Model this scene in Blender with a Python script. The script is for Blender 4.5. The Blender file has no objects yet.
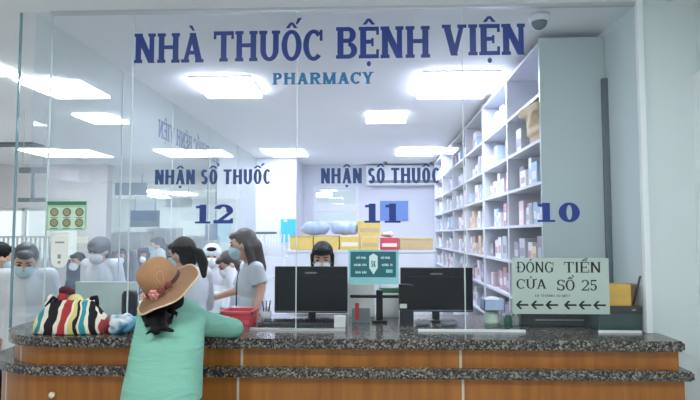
import bpy, bmesh, math, random, unicodedata
from mathutils import Vector, Matrix, Euler
random.seed(7)
R = math.radians
scene = bpy.context.scene
COL = scene.collection

# ------------------------------------------------------------------ camera
F = 568.0
CAM = Vector((0, 0, 1.5))
cd = bpy.data.cameras.new('camera'); cam = bpy.data.objects.new('camera', cd); COL.objects.link(cam)
cd.sensor_width = 36; cd.lens = 36 * F / 700; cd.clip_start = .02; cd.clip_end = 200
cam.location = CAM; cam.rotation_euler = Euler((R(90 + 3.5), 0, R(2.3)), 'XYZ')
scene.camera = cam
ROT = cam.rotation_euler.to_matrix()
def ray(px, py): return ROT @ Vector(((px - 350) / F, -(py - 200) / F, -1))
def at(px, py, Y):
    d = ray(px, py); return CAM + d * (Y / d.y)
def atX(px, py, X):
    d = ray(px, py); return CAM + d * (X / d.x)
def atZ(px, py, Z):
    d = ray(px, py); return CAM + d * ((Z - 1.5) / d.z)

# ------------------------------------------------------------------ materials
def srgb(c):
    if isinstance(c, str):
        c = [int(c[i:i + 2], 16) for i in (0, 2, 4)]
    return tuple(((v / 255) / 12.92 if v / 255 <= .04045 else ((v / 255 + .055) / 1.055) ** 2.4) for v in c) + (1,)
def nodes(name):
    m = bpy.data.materials.new(name); m.use_nodes = True
    nt = m.node_tree; b = nt.nodes['Principled BSDF']
    return m, nt, b
def mat(name, c, rough=.5, metal=0, var=.06, scale=14, bump=0, spec=.5):
    m, nt, b = nodes(name)
    c = srgb(c)
    tc = nt.nodes.new('ShaderNodeTexCoord'); n = nt.nodes.new('ShaderNodeTexNoise'); n.inputs['Scale'].default_value = scale
    n.inputs['Detail'].default_value = 4
    r = nt.nodes.new('ShaderNodeValToRGB')
    r.color_ramp.elements[0].position = .3; r.color_ramp.elements[1].position = .7
    r.color_ramp.elements[0].color = tuple(v * (1 - var) for v in c[:3]) + (1,)
    r.color_ramp.elements[1].color = tuple(min(1, v * (1 + var)) for v in c[:3]) + (1,)
    nt.links.new(tc.outputs['Object'], n.inputs['Vector']); nt.links.new(n.outputs['Fac'], r.inputs['Fac'])
    nt.links.new(r.outputs['Color'], b.inputs['Base Color'])
    b.inputs['Roughness'].default_value = rough; b.inputs['Metallic'].default_value = metal
    b.inputs['Specular IOR Level'].default_value = spec
    if bump:
        bp = nt.nodes.new('ShaderNodeBump'); bp.inputs['Strength'].default_value = bump; bp.inputs['Distance'].default_value = .01
        nt.links.new(n.outputs['Fac'], bp.inputs['Height']); nt.links.new(bp.outputs['Normal'], b.inputs['Normal'])
    return m
def emis(name, c, s):
    m, nt, b = nodes(name)
    b.inputs['Base Color'].default_value = srgb(c); b.inputs['Emission Color'].default_value = srgb(c); b.inputs['Emission Strength'].default_value = s
    return m
def glass(name, tint=(.86, .945, .945), haze=.05, gloss=.9):
    m, nt, b = nodes(name); nt.nodes.remove(b); out = nt.nodes['Material Output']
    tr = nt.nodes.new('ShaderNodeBsdfTransparent'); tr.inputs[0].default_value = tint + (1,)
    df = nt.nodes.new('ShaderNodeBsdfDiffuse'); df.inputs[0].default_value = (.80, .88, .92, 1)
    nz = nt.nodes.new('ShaderNodeTexNoise'); nz.inputs['Scale'].default_value = 2.5
    tc = nt.nodes.new('ShaderNodeTexCoord'); nt.links.new(tc.outputs['Object'], nz.inputs['Vector'])
    mr = nt.nodes.new('ShaderNodeMapRange'); mr.inputs['To Min'].default_value = haze * .6; mr.inputs['To Max'].default_value = haze * 1.4
    nt.links.new(nz.outputs['Fac'], mr.inputs['Value'])
    m1 = nt.nodes.new('ShaderNodeMixShader'); nt.links.new(mr.outputs[0], m1.inputs[0]); nt.links.new(tr.outputs[0], m1.inputs[1]); nt.links.new(df.outputs[0], m1.inputs[2])
    gl = nt.nodes.new('ShaderNodeBsdfGlossy'); gl.inputs['Roughness'].default_value = .01; gl.inputs[0].default_value = (gloss, gloss, gloss, 1)
    fr = nt.nodes.new('ShaderNodeFresnel'); fr.inputs[0].default_value = 1.45
    # only the outside-facing surfaces of the slab reflect
    geo = nt.nodes.new('ShaderNodeNewGeometry'); mu = nt.nodes.new('ShaderNodeMath'); mu.operation = 'SUBTRACT'; mu.inputs[0].default_value = 1
    nt.links.new(geo.outputs['Backfacing'], mu.inputs[1])
    mm = nt.nodes.new('ShaderNodeMath'); mm.operation = 'MULTIPLY'; nt.links.new(fr.outputs[0], mm.inputs[0]); nt.links.new(mu.outputs[0], mm.inputs[1])
    m2 = nt.nodes.new('ShaderNodeMixShader'); nt.links.new(mm.outputs[0], m2.inputs[0]); nt.links.new(m1.outputs[0], m2.inputs[1]); nt.links.new(gl.outputs[0], m2.inputs[2])
    nt.links.new(m2.outputs[0], out.inputs[0])
    return m
def granite():
    m, nt, b = nodes('granite')
    tc = nt.nodes.new('ShaderNodeTexCoord')
    v = nt.nodes.new('ShaderNodeTexVoronoi'); v.inputs['Scale'].default_value = 120
    n = nt.nodes.new('ShaderNodeTexNoise'); n.inputs['Scale'].default_value = 60; n.inputs['Detail'].default_value = 5
    for q in (v, n): nt.links.new(tc.outputs['Object'], q.inputs['Vector'])
    sp = nt.nodes.new('ShaderNodeSeparateColor'); nt.links.new(v.outputs['Color'], sp.inputs[0])
    r = nt.nodes.new('ShaderNodeValToRGB'); r.color_ramp.interpolation = 'CONSTANT'
    e = r.color_ramp.elements; e[0].color = srgb('2f3033'); e[0].position = 0
    e[1].color = srgb('55534f'); e[1].position = .3
    for p, c in ((.5, '6f6b66'), (.66, '38383c'), (.78, '8b857b'), (.9, 'a39b8f')):
        x = e.new(p); x.color = srgb(c)
    nt.links.new(sp.outputs[0], r.inputs['Fac'])
    mx = nt.nodes.new('ShaderNodeMix'); mx.data_type = 'RGBA'; mx.blend_type = 'MULTIPLY'; mx.inputs[0].default_value = .35
    nt.links.new(r.outputs[0], mx.inputs[6]); nt.links.new(n.outputs['Color'], mx.inputs[7])
    nt.links.new(mx.outputs[2], b.inputs['Base Color']); b.inputs['Roughness'].default_value = .17
    return m
def wood():
    m, nt, b = nodes('wood_laminate')
    tc = nt.nodes.new('ShaderNodeTexCoord'); mp = nt.nodes.new('ShaderNodeMapping'); mp.inputs['Scale'].default_value = (9, 9, .7)
    n = nt.nodes.new('ShaderNodeTexNoise'); n.inputs['Scale'].default_value = 2.2; n.inputs['Detail'].default_value = 7; n.inputs['Distortion'].default_value = .6
    nt.links.new(tc.outputs['Object'], mp.inputs[0]); nt.links.new(mp.outputs[0], n.inputs['Vector'])
    r = nt.nodes.new('ShaderNodeValToRGB'); e = r.color_ramp.elements
    e[0].position = .3; e[0].color = srgb('87521f'); e[1].position = .72; e[1].color = srgb('a96c2d')
    nt.links.new(n.outputs['Fac'], r.inputs['Fac']); nt.links.new(r.outputs[0], b.inputs['Base Color']); b.inputs['Roughness'].default_value = .34
    return m
def stripes():
    m, nt, b = nodes('striped_cloth')
    tc = nt.nodes.new('ShaderNodeTexCoord'); sx = nt.nodes.new('ShaderNodeSeparateXYZ')
    n = nt.nodes.new('ShaderNodeTexNoise'); n.inputs['Scale'].default_value = 7
    nt.links.new(tc.outputs['Object'], sx.inputs[0]); nt.links.new(tc.outputs['Object'], n.inputs['Vector'])
    # stripes lean outwards towards the bottom of the bag
    a = nt.nodes.new('ShaderNodeMath'); a.operation = 'MULTIPLY_ADD'; a.inputs[1].default_value = .10; nt.links.new(n.outputs['Fac'], a.inputs[0])
    z1 = nt.nodes.new('ShaderNodeMath'); z1.operation = 'MULTIPLY_ADD'; z1.inputs[1].default_value = 1.2; z1.inputs[2].default_value = .85
    nt.links.new(sx.outputs['Z'], z1.inputs[0])
    q = nt.nodes.new('ShaderNodeMath'); q.operation = 'MULTIPLY'; nt.links.new(sx.outputs['X'], q.inputs[0]); nt.links.new(z1.outputs[0], q.inputs[1])
    nt.links.new(q.outputs[0], a.inputs[2])
    mr = nt.nodes.new('ShaderNodeMapRange'); mr.inputs['From Min'].default_value = -.19 + .05; mr.inputs['From Max'].default_value = .19 + .05
    nt.links.new(a.outputs[0], mr.inputs['Value'])
    r = nt.nodes.new('ShaderNodeValToRGB'); r.color_ramp.interpolation = 'CONSTANT'; e = r.color_ramp.elements
    seq = [(0, 'e6e3ae'), (.10, '2f8f99'), (.18, 'ece5d6'), (.24, '16151f'), (.38, 'ece5d6'), (.43, 'b03438'), (.56, 'e9e2cf'), (.60, 'd8cf84'), (.66, '18161e'), (.70, 'ece5d6'), (.73, '2f97a5'), (.80, 'ece5d6'), (.84, '15141c'), (.91, 'efe8da'), (.95, 'b2454c')]
    e[0].color = srgb(seq[0][1]); e[1].position = seq[1][0]; e[1].color = srgb(seq[1][1])
    for p, c in seq[2:]: x = e.new(p); x.color = srgb(c)
    nt.links.new(mr.outputs[0], r.inputs['Fac']); nt.links.new(r.outputs[0], b.inputs['Base Color']); b.inputs['Roughness'].default_value = .85
    return m
def straw(c0='9c7050', c1='ae835f'):
    m, nt, b = nodes('straw_weave')
    tc = nt.nodes.new('ShaderNodeTexCoord'); w = nt.nodes.new('ShaderNodeTexWave'); w.wave_type = 'RINGS'; w.rings_direction = 'Z'
    w.inputs['Scale'].default_value = 60; w.inputs['Distortion'].default_value = .6
    nt.links.new(tc.outputs['Object'], w.inputs['Vector'])
    r = nt.nodes.new('ShaderNodeValToRGB'); r.color_ramp.elements[0].color = srgb(c0); r.color_ramp.elements[1].color = srgb(c1)
    nt.links.new(w.outputs['Fac'], r.inputs['Fac']); nt.links.new(r.outputs[0], b.inputs['Base Color']); b.inputs['Roughness'].default_value = .8
    bp = nt.nodes.new('ShaderNodeBump'); bp.inputs['Strength'].default_value = .5; bp.inputs['Distance'].default_value = .003
    nt.links.new(w.outputs['Fac'], bp.inputs['Height']); nt.links.new(bp.outputs['Normal'], b.inputs['Normal'])
    return m
def plastic_bag():
    m, nt, b = nodes('printed_plastic')
    tc = nt.nodes.new('ShaderNodeTexCoord'); n = nt.nodes.new('ShaderNodeTexNoise'); n.inputs['Scale'].default_value = 11; n.inputs['Detail'].default_value = 2
    nt.links.new(tc.outputs['Object'], n.inputs['Vector'])
    r = nt.nodes.new('ShaderNodeValToRGB'); e = r.color_ramp.elements; r.color_ramp.interpolation = 'EASE'
    e[0].position = .44; e[0].color = srgb('cfd8de'); e[1].position = .58; e[1].color = srgb('5f9dc8')
    nt.links.new(n.outputs['Fac'], r.inputs['Fac']); nt.links.new(r.outputs[0], b.inputs['Base Color']); b.inputs['Roughness'].default_value = .3
    return m

def knit():
    m, nt, b = nodes('mint_knit')
    tc = nt.nodes.new('ShaderNodeTexCoord'); mp = nt.nodes.new('ShaderNodeMapping'); mp.inputs['Scale'].default_value = (4, 4, 15); mp.inputs['Rotation'].default_value = (0, .25, 0)
    n = nt.nodes.new('ShaderNodeTexNoise'); n.inputs['Scale'].default_value = 1.3; n.inputs['Detail'].default_value = 3; n.inputs['Distortion'].default_value = 1
    nt.links.new(tc.outputs['Object'], mp.inputs[0]); nt.links.new(mp.outputs[0], n.inputs['Vector'])
    bp = nt.nodes.new('ShaderNodeBump'); bp.inputs['Strength'].default_value = .55; bp.inputs['Distance'].default_value = .02
    nt.links.new(n.outputs['Fac'], bp.inputs['Height']); nt.links.new(bp.outputs['Normal'], b.inputs['Normal'])
    b.inputs['Base Color'].default_value = srgb('7ab3a2'); b.inputs['Roughness'].default_value = .9
    return m
M = dict(
    wall=mat('painted_wall', 'ccd8da', .7, var=.02, scale=3), wall_in=mat('pharmacy_wall', 'd2d6e0', .7, var=.02, scale=3),
    ceil=mat('ceiling_paint', 'e3e7ea', .8, var=.015, scale=2), floor=mat('floor_tile', 'd8d6d2', .3, var=.05, scale=4),
    beam=mat('beam_paint', 'cbc8cc', .8, var=.03, scale=3),
    glass=glass('clear_glass', (.966, .976, .985), .009), glass_side=glass('side_glass', (.935, .965, .97), .075, .8), glass_thin=glass('thin_pane', (.9, .92, .93), .05),
    edge=mat('glass_edge', '7c9ca4', .15), seal=mat('silicone', 'c9d6d8', .4), alu=mat('aluminium', 'c3c9cc', .35, .6, var=.03),
    granite=granite(), wood=wood(), seam=mat('seam_strip', 'c4bfb6', .4, .2), knob=mat('cream_knob', 'e8e0c8', .35),
    navy=mat('navy_vinyl', '17347f', .45, var=.03), blue=mat('blue_vinyl', '204478', .45, var=.03), teal_v=mat('teal_vinyl', '1c6c9c', .45, var=.03),
    ghost=mat('pale_vinyl', '5c6ca4', .5), black=mat('black_plastic', '0d1016', .4, var=.1, spec=.3), dark=mat('charcoal_plastic', '1c2129', .45, var=.1),
    screen=mat('monitor_shell', '0b121b', .4, var=.04, scale=5, spec=.3), grey=mat('grey_plastic', '7d848b', .5), mark=mat('grey_print', '88929c', .5),
    white=mat('white_board', 'dde1e8', .4, var=.02), shelf_w=mat('shelf_paint', 'c9cdd5', .45, var=.02), white2=mat('white_metal', 'dfe6ea', .35, var=.02), shelfpanel=mat('shelf_panel', 'b8c6c9', .4, var=.02, scale=3),
    paper=mat('paper', 'e6e8e4', .8, var=.02), signpaper=mat('laminated_sheet', 'b0c0bb', .4, var=.03, scale=5), ink=mat('black_ink', '15191e', .6),
    light=emis('lit_diffuser', 'e6eaff', 22), lightfar=emis('lit_diffuser_hall', 'f4f9f7', 25), frame=mat('light_frame', 'e4e8ec', .4),
    skin=mat('skin', 'd3a48c', .55, var=.05, scale=20), hair=mat('black_hair', '08080d', .6, var=.25, scale=60, bump=.3, spec=.2), hairb=mat('brown_hair', '3b2e33', .45, var=.2, scale=60, bump=.3),
    hairgrey=mat('grey_hair', '4a4f55', .5, var=.2, scale=60), coat=mat('white_coat', 'dfe3ea', .8, var=.03, bump=.1), coatg=mat('grey_coat', 'cfd8dd', .8, var=.03, bump=.1),
    mask=mat('blue_mask', 'b4d3dc', .7, var=.03), maskw=mat('white_mask', 'e7eaf0', .7, var=.03), cap=mat('grey_cap', '595e66', .8), capw=mat('white_cap', 'dfe6ea', .8),
    trousers=mat('dark_trousers', '2b2c38', .8), maroon=mat('maroon_trousers', '4a1f28', .8), navycloth=mat('navy_cloth', '2c3a5c', .85), darkvest=mat('dark_vest', '1a1d24', .8),
    shoe=mat('shoe', '23211f', .5), eye=mat('eye_dark', '1a1412', .2), teal=knit(),
    straw=straw(), brim=straw('b8906f', 'c9a283'), strawedge=mat('brim_edge', 'e3cfb2', .85), band=mat('dark_band', '4a2c2a', .8), pink=mat('pink_petal', 'd08a84', .8), petal=mat('brown_petal', '84443e', .8),
    stripes=stripes(), cream=mat('cream_cloth', 'e0d693', .85), burg=mat('burgundy_cloth', '54182c', .8), red=mat('red_cloth', 'b0343c', .8), offw=mat('offwhite_cloth', 'ece5d8', .85),
    bag=plastic_bag(), red_p=mat('red_plastic', 'd8434e', .35), green_p=mat('green_poster', 'a4c8b0', .5), green_d=mat('dark_green_print', '457d61', .5), green_l=mat('pale_green_print', 'c9e0cc', .5), brown_l=mat('tan_print', 'a99a78', .6),
    palegreen=mat('pale_green_panel', 'd2e6e1', .35), teal_d=mat('teal_print', '1d6470', .5), teal_l=mat('pale_teal_border', '86c3c9', .5), prt=mat('white_print', 'cfe6e8', .6),
    yellow=mat('yellow_carton', 'e5c766', .6), yellow2=mat('deep_yellow_carton', 'e0b23c', .6), tan=mat('tan_carton', 'c9b084', .7), brown=mat('brown_carton', '8d6347', .7), redbox=mat('red_carton', 'd0384c', .5),
    bluepack=mat('blue_pack', '9fb6dc', .4, var=.12), cyan=mat('cyan_folder', '36b3e0', .45), blue_b=mat('blue_board', '5f86c9', .5), sack=mat('kraft_sack', 'd8c6a4', .85, var=.08, bump=.5),
    teal_case=mat('teal_case', '35504f', .25), blocker_dark=mat('dark_blocker_paint', '5a5651', .6), wallgrey=mat('back_room', 'ccd3dc', .7), screenblue=mat('blue_screen', '7fa6ba', .4), screendark=mat('teal_screen', '5b8496', .4), rail=mat('railing_paint', 'aab4bb', .5),
    darkstrip=mat('dark_slate', '55646e', .5), dome=mat('smoked_dome', '5b6a70', .12), jar=mat('pale_jar', 'b9d0bd', .35), bluetray=mat('blue_tray', 'b5c8ea', .4), green_b=mat('green_book', '2e7d57', .5), redtag=mat('red_tag', 'c8343c', .5),
    carton_w=mat('carton_white', 'e4e3e6', .6), carton_p=mat('carton_pink', 'e2ccd4', .6), carton_g=mat('carton_grey', 'b9bfc9', .6), carton_b=mat('carton_blue', 'aac3d8', .6), carton_r=mat('carton_rose', 'c09aa2', .6), carton_d=mat('carton_mauve', '9a8fa0', .6), carton_y=mat('carton_buff', 'd5c3a4', .6),
)

# ------------------------------------------------------------------ mesh helpers
def box(bm, x0, x1, y0, y1, z0, z1, bev=0, mi=0):
    r = bmesh.ops.create_cube(bm, size=1)
    vs = r['verts']
    for v in vs:
        v.co = Vector(((x0 + x1) / 2 + v.co.x * (x1 - x0), (y0 + y1) / 2 + v.co.y * (y1 - y0), (z0 + z1) / 2 + v.co.z * (z1 - z0)))
    fs = {f for v in vs for f in v.link_faces}
    for f in fs: f.material_index = mi
    if bev:
        es = {e for v in vs for e in v.link_edges}
        bmesh.ops.bevel(bm, geom=list(es), offset=bev, segments=2, affect='EDGES', profile=.6)
def frame_of(d):
    d = d.normalized(); a = Vector((0, 0, 1)) if abs(d.z) < .9 else Vector((1, 0, 0))
    x = d.cross(a).normalized(); return x, d.cross(x).normalized()
def cone(bm, p0, p1, r0, r1, n=14, cap=True, mi=0):
    p0 = Vector(p0); p1 = Vector(p1); x, y = frame_of(p1 - p0)
    A = [bm.verts.new(p0 + (x * math.cos(t) + y * math.sin(t)) * r0) for t in (2 * math.pi * i / n for i in range(n))]
    B = [bm.verts.new(p1 + (x * math.cos(t) + y * math.sin(t)) * r1) for t in (2 * math.pi * i / n for i in range(n))]
    for i in range(n):
        f = bm.faces.new((A[i], A[(i + 1) % n], B[(i + 1) % n], B[i])); f.smooth = True; f.material_index = mi
    if cap:
        f = bm.faces.new(A[::-1]); f.material_index = mi; f = bm.faces.new(B); f.material_index = mi
def ell(bm, c, rx, ry, rz, rot=None, u=16, v=12, mi=0):
    r = bmesh.ops.create_uvsphere(bm, u_segments=u, v_segments=v, radius=1)
    for w in r['verts']:
        p = Vector((w.co.x * rx, w.co.y * ry, w.co.z * rz))
        if rot: p = rot @ p
        w.co = p + Vector(c)
    for f in {f for w in r['verts'] for f in w.link_faces}: f.smooth = True; f.material_index = mi
def cap(bm, p0, p1, r0, r1, n=14):
    cone(bm, p0, p1, r0, r1, n); ell(bm, p0, r0, r0, r0, u=12, v=8); ell(bm, p1, r1, r1, r1, u=12, v=8)
def tube(bm, pts, r, n=8):
    pts = [Vector(p) for p in pts]
    for a, b in zip(pts, pts[1:]): cap(bm, a, b, r, r, n)
def prism(bm, pts, z0, z1, mi=0):
    A = [bm.verts.new((x, y, z0)) for x, y in pts]; B = [bm.verts.new((x, y, z1)) for x, y in pts]
    n = len(pts)
    for i in range(n): bm.faces.new((A[i], A[(i + 1) % n], B[(i + 1) % n], B[i])).material_index = mi
    bm.faces.new(A[::-1]).material_index = mi; bm.faces.new(B).material_index = mi
def lathe(bm, prof, n=28, c=(0, 0, 0), rot=None):
    rings = []
    for r, z in prof:
        ring = []
        for i in range(n):
            p = Vector((r * math.cos(2 * math.pi * i / n), r * math.sin(2 * math.pi * i / n), z))
            if rot: p = rot @ p
            ring.append(bm.verts.new(p + Vector(c)))
        rings.append(ring)
    for a, b in zip(rings, rings[1:]):
        for i in range(n):
            f = bm.faces.new((a[i], a[(i + 1) % n], b[(i + 1) % n], b[i])); f.smooth = True
def obj(name, bm, m, parent=None, loc=None, origin=None):
    """one bmesh -> one object. World-space verts; the origin is moved to `origin` (or parent's)."""
    bmesh.ops.recalc_face_normals(bm, faces=bm.faces)
    me = bpy.data.meshes.new(name); 
    if origin is None and parent is None and len(bm.verts):
        xs = [v.co for v in bm.verts]
        origin = Vector(((min(p.x for p in xs) + max(p.x for p in xs)) / 2, (min(p.y for p in xs) + max(p.y for p in xs)) / 2, min(p.z for p in xs)))
    if parent is not None: origin = WORLD[parent.name]
    origin = Vector(origin)
    for v in bm.verts: v.co -= origin
    bm.to_mesh(me); bm.free()
    for q in (m if isinstance(m, (list, tuple)) else [m]): me.materials.append(q)
    o = bpy.data.objects.new(name, me); COL.objects.link(o)
    WORLD[o.name] = origin.copy()
    if parent is not None: o.parent = parent
    else: o.location = origin
    return o
WORLD = {}
def tag(o, label, cat, group=None):
    o['label'] = label; o['category'] = cat
    if group: o['group'] = group
    return o
def thing(name, label, cat, loc, group=None):
    o = bpy.data.objects.new(name, None); COL.objects.link(o); o.location = loc; o.empty_display_size = .1
    WORLD[o.name] = Vector(loc)
    return tag(o, label, cat, group)
def struct(name, bm, m, parent=None):
    o = obj(name, bm, m, parent)
    if parent is None: o['kind'] = 'structure'
    return o
def B(*args, **k):
    bm = bmesh.new(); box(bm, *args, **k); return bm
def remeshed(bm, vox=.008, smooth=4, fac=.5):
    me = bpy.data.meshes.new('t'); bm.to_mesh(me); bm.free()
    o = bpy.data.objects.new('t', me); COL.objects.link(o)
    a = o.modifiers.new('r', 'REMESH'); a.mode = 'VOXEL'; a.voxel_size = vox; a.use_smooth_shade = True
    s = o.modifiers.new('s', 'SMOOTH'); s.iterations = smooth; s.factor = fac
    dg = bpy.context.evaluated_depsgraph_get(); ev = o.evaluated_get(dg); me2 = ev.to_mesh()
    out = bmesh.new(); out.from_mesh(me2); ev.to_mesh_clear()
    bpy.data.objects.remove(o); bpy.data.meshes.remove(me)
    for f in out.faces: f.smooth = True
    return out
def pxbox(px0, px1, py0, py1, Y, depth):
    """front face seen at these edges, standing at depth Y"""
    a = at(px0, (py0 + py1) / 2, Y); b = at(px1, (py0 + py1) / 2, Y); m = (px0 + px1) / 2
    return a.x, b.x, Y, Y + depth, at(m, py1, Y).z, at(m, py0, Y).z

# ------------------------------------------------------------------ lettering
def glyph(ch, st):
    T, t, s, W = st['T'], st['t'], st['s'], st['W']   # stem, hairline, slab height (0 = sans), width factor
    P = []; e = st.get('e', .07)
    def rect(x0, x1, y0, y1): P.append([(x0, y0), (x1, y0), (x1, y1), (x0, y1)])
    def ser(x, y, w=None):
        if s: h = (w or T) / 2 + e; rect(x - h, x + h, y, y + s)
    def stem(x, y0=0, y1=1, w=None, top=True, bot=True):
        w = w or T; rect(x - w / 2, x + w / 2, y0, y1)
        if top: ser(x, y1 - s, w)
        if bot: ser(x, y0, w)
    def diag(x0, y0, x1, y1, w): P.append([(x0 - w / 2, y0), (x0 + w / 2, y0), (x1 + w / 2, y1), (x1 - w / 2, y1)])
    def arc(cx, cy, rx, ry, a0, a1, th=None, tv=None, n=18):
        th = T if th is None else th; tv = t if tv is None else tv
        for i in range(n):
            q = []
            for k, inner in ((i, 0), (i + 1, 0), (i + 1, 1), (i, 1)):
                a = R(a0 + (a1 - a0) * k / n)
                q.append((cx + (rx - th * inner) * math.cos(a), cy + (ry - tv * inner) * math.sin(a)))
            P.append(q)
    m = T / 2 + (e if s else 0)
    def w(x): return x * W
    if ch == 'N':
        wd = w(.95); stem(m, bot=True); stem(wd - m, w=T if not s else T * .85, bot=not s)
        if not s: pass
        diag(m, 1, wd - m, 0, T * 1.15)
    elif ch == 'H':
        wd = w(.98); stem(m); stem(wd - m); rect(m, wd - m, .46, .46 + t)
    elif ch == 'A':
        wd = w(.98); c = wd / 2; diag(m, 0, c, 1, T * .75); diag(wd - m, 0, c, 1, T * 1.1); rect(m + T * .4, wd - m - T * .4, .27, .27 + t); ser(m, 0); ser(wd - m, 0)
    elif ch == 'T':
        wd = w(.88); stem(wd / 2, top=False); rect(0, wd, 1 - max(t, s), 1)
        if s: rect(0, t * .8, .74, 1); rect(wd - t * .8, wd, .74, 1)
    elif ch == 'U':
        wd = w(.92); stem(m, .35, 1, bot=False); stem(wd - m, .35, 1, bot=False); arc(wd / 2, .37, wd / 2 - m + T / 2, .37 + .01, 180, 360)
    elif ch in 'O0':
        wd = w(.88 if ch == 'O' else .74); arc(wd / 2, .5, wd / 2, .515, 0, 360, n=32)
    elif ch == 'C':
        wd = w(.84); arc(wd * .54, .5, wd * .54, .515, 45, 315, n=26)
        if s: rect(wd - t * .9, wd, .64, 1)
    elif ch == 'G':
        wd = w(.92); arc(wd * .5, .5, wd * .5, .515, 45, 330, n=26); rect(wd * .84 - T / 2, wd * .84 + T / 2, .08, .46)
        if s: rect(wd - t * .9, wd, .64, 1); rect(wd * .84 - T / 2 - e, wd * .84 + T / 2 + e, .42, .42 + s)
        else: rect(wd * .5, wd * .84, .38, .46)
    elif ch == 'B':
        wd = w(.86); stem(m); rect(m, wd * .6, 1 - t, 1); rect(m, wd * .6, 0, t); rect(m, wd * .6, .5, .5 + t)
        arc(wd * .58, .75, wd * .36, .25, -90, 90); arc(wd * .58, .26, wd * .42, .26, -90, 90)
    elif ch in 'PR':
        wd = w(.82 if ch == 'P' else .94); stem(m); rect(m, wd * .58, 1 - t, 1); rect(m, wd * .58, .44, .44 + t); arc(wd * .55, .72, wd * .38, .28, -90, 90)
        if ch == 'R': diag(wd - m * .9, 0, wd * .5, .47, T); ser(wd - m * .9, 0)
    elif ch == 'E':
        wd = w(.82); stem(m); rect(m, wd, 1 - t, 1); rect(m, wd, 0, t); rect(m, wd * .74, .46, .46 + t)
        if s: rect(wd - t * .8, wd, .74, 1); rect(wd - t * .8, wd, 0, .28); rect(wd * .74 - t * .7, wd * .74, .38, .64)
    elif ch == 'V':
        wd = w(.98); c = wd / 2; diag(c, 0, m, 1, T * 1.1); diag(c, 0, wd - m, 1, T * .75); ser(m, 1 - s); ser(wd - m, 1 - s)
    elif ch == 'Y':
        wd = w(.98); c = wd / 2; diag(c, .42, m, 1, T * 1.05); diag(c, .42, wd - m, 1, T * .75); stem(c, 0, .46, top=False); ser(m, 1 - s); ser(wd - m, 1 - s)
    elif ch == 'I':
        wd = 2 * m; stem(m)
    elif ch == 'M':
        wd = w(1.15); stem(m, w=T * .8); stem(wd - m); diag(m, 1, wd / 2, 0, T); diag(wd / 2, 0, wd - m, 1, T * .75)
    elif ch == 'K':
        wd = w(.9); stem(m); diag(m, .35, wd - m, 1, T * .8); diag(wd - m * .8, 0, wd * .4, .55, T)
    elif ch == 'Đ':
        wd = w(.98); x = m + .06; stem(x); rect(x, wd * .55, 1 - t, 1); rect(x, wd * .55, 0, t); arc(wd * .52, .5, wd * .48, .5, -90, 90); rect(0, wd * .48, .45, .45 + t)
    elif ch == 'S':
        wd = w(.74); c = wd / 2; arc(c, .735, c, .28, 25, 270, tv=t * 1.1); arc(c, .275, c, .29, 90, -155, tv=t * 1.1)
        if s: rect(wd - t * .9, wd, .72, .98); rect(0, t * .9, .02, .30)
    elif ch == '1':
        wd = w(.62); rect(wd / 2 - T / 2, wd / 2 + T / 2, 0, 1); rect(wd * .05, wd / 2, .80, .80 + max(s, t) * 1.05)
        if s: rect(0, wd, 0, s)
    elif ch == '2':
        wd = w(.78); c = wd / 2; arc(c, .7, c, .31, 165, -30); diag(T * .55, .06, wd * .86, .58, T * .8); rect(0, wd, 0, max(t * 1.4, s)); rect(wd - t * .9, wd, 0, .27)
    elif ch == '5':
        wd = w(.72); rect(wd * .14, wd * .94, 1 - T * .8, 1); rect(wd * .14, wd * .14 + t * 1.1, .5, 1); arc(wd * .46, .31, wd * .5, .32, 140, -155)
    elif ch == '<':
        wd = 1.3; diag(.04, .5, .5, 1, .30); diag(.04, .5, .5, 0, .30); rect(.1, 1.3, .39, .61)
    else: return [], w(.36)
    return P, wd
def marks(base, comb, wd, st):
    P = []; T = st['T']; t = max(st['t'], .09); c = wd / 2
    def par(x0, y0, x1, y1, w0, w1): P.append([(x0 - w0 / 2, y0), (x0 + w0 / 2, y0), (x1 + w1 / 2, y1), (x1 - w1 / 2, y1)])
    cir = '\u0302' in comb
    for m in comb:
        if m == '\u0302': par(c - .17, 1.07, c, 1.26, .15, .13); par(c + .17, 1.07, c, 1.26, .15, .13)
        if m == '\u0300':
            x = c + (.2 if cir else 0); y = 1.22 if cir else 1.07; par(x + .05, y, x - .10, y + .18, .09, .16)
        if m == '\u0301':
            x = c + (.26 if cir else .03); y = 1.2 if cir else 1.07; par(x - .06, y, x + .08, y + .2, .08, .17)
        if m == '\u0309':
            x = c + (.24 if cir else 0); y = 1.2 if cir else 1.08
            P.append([(x - .08, y + .15), (x + .08, y + .15), (x + .08, y + .22), (x - .08, y + .22)]); P.append([(x + .02, y + .06), (x + .10, y + .06), (x + .10, y + .16), (x + .02, y + .16)]); P.append([(x - .03, y), (x + .05, y), (x + .06, y + .09), (x - .02, y + .09)])
        if m == '\u0323':
            r = .085; P.append([(c + r * math.cos(2 * math.pi * k / 10), -.17 + r * math.sin(2 * math.pi * k / 10)) for k in range(10)])
        if m == '\u031b': P.append([(wd - .02, .86), (wd + .10, .90), (wd + .12, 1.08), (wd + .04, 1.08)])
        if m == '\u0306': par(c - .13, 1.16, c - .05, 1.07, .08, .1); par(c + .13, 1.16, c + .05, 1.07, .08, .1)
    return P
def layout(text, st, gap=.09, space=.42):
    x = 0; out = []
    for ch in text:
        if ch == ' ': x += space; continue
        d = unicodedata.normalize('NFD', ch); base = ch if ch == 'Đ' else d[0]; comb = d[1:]
        P, wd = glyph(base, st)
        P = P + marks(base, comb, wd, st)
        out.append([[(px + x, py) for px, py in q] for q in P]); x += wd + gap
    return out, x - gap
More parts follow.
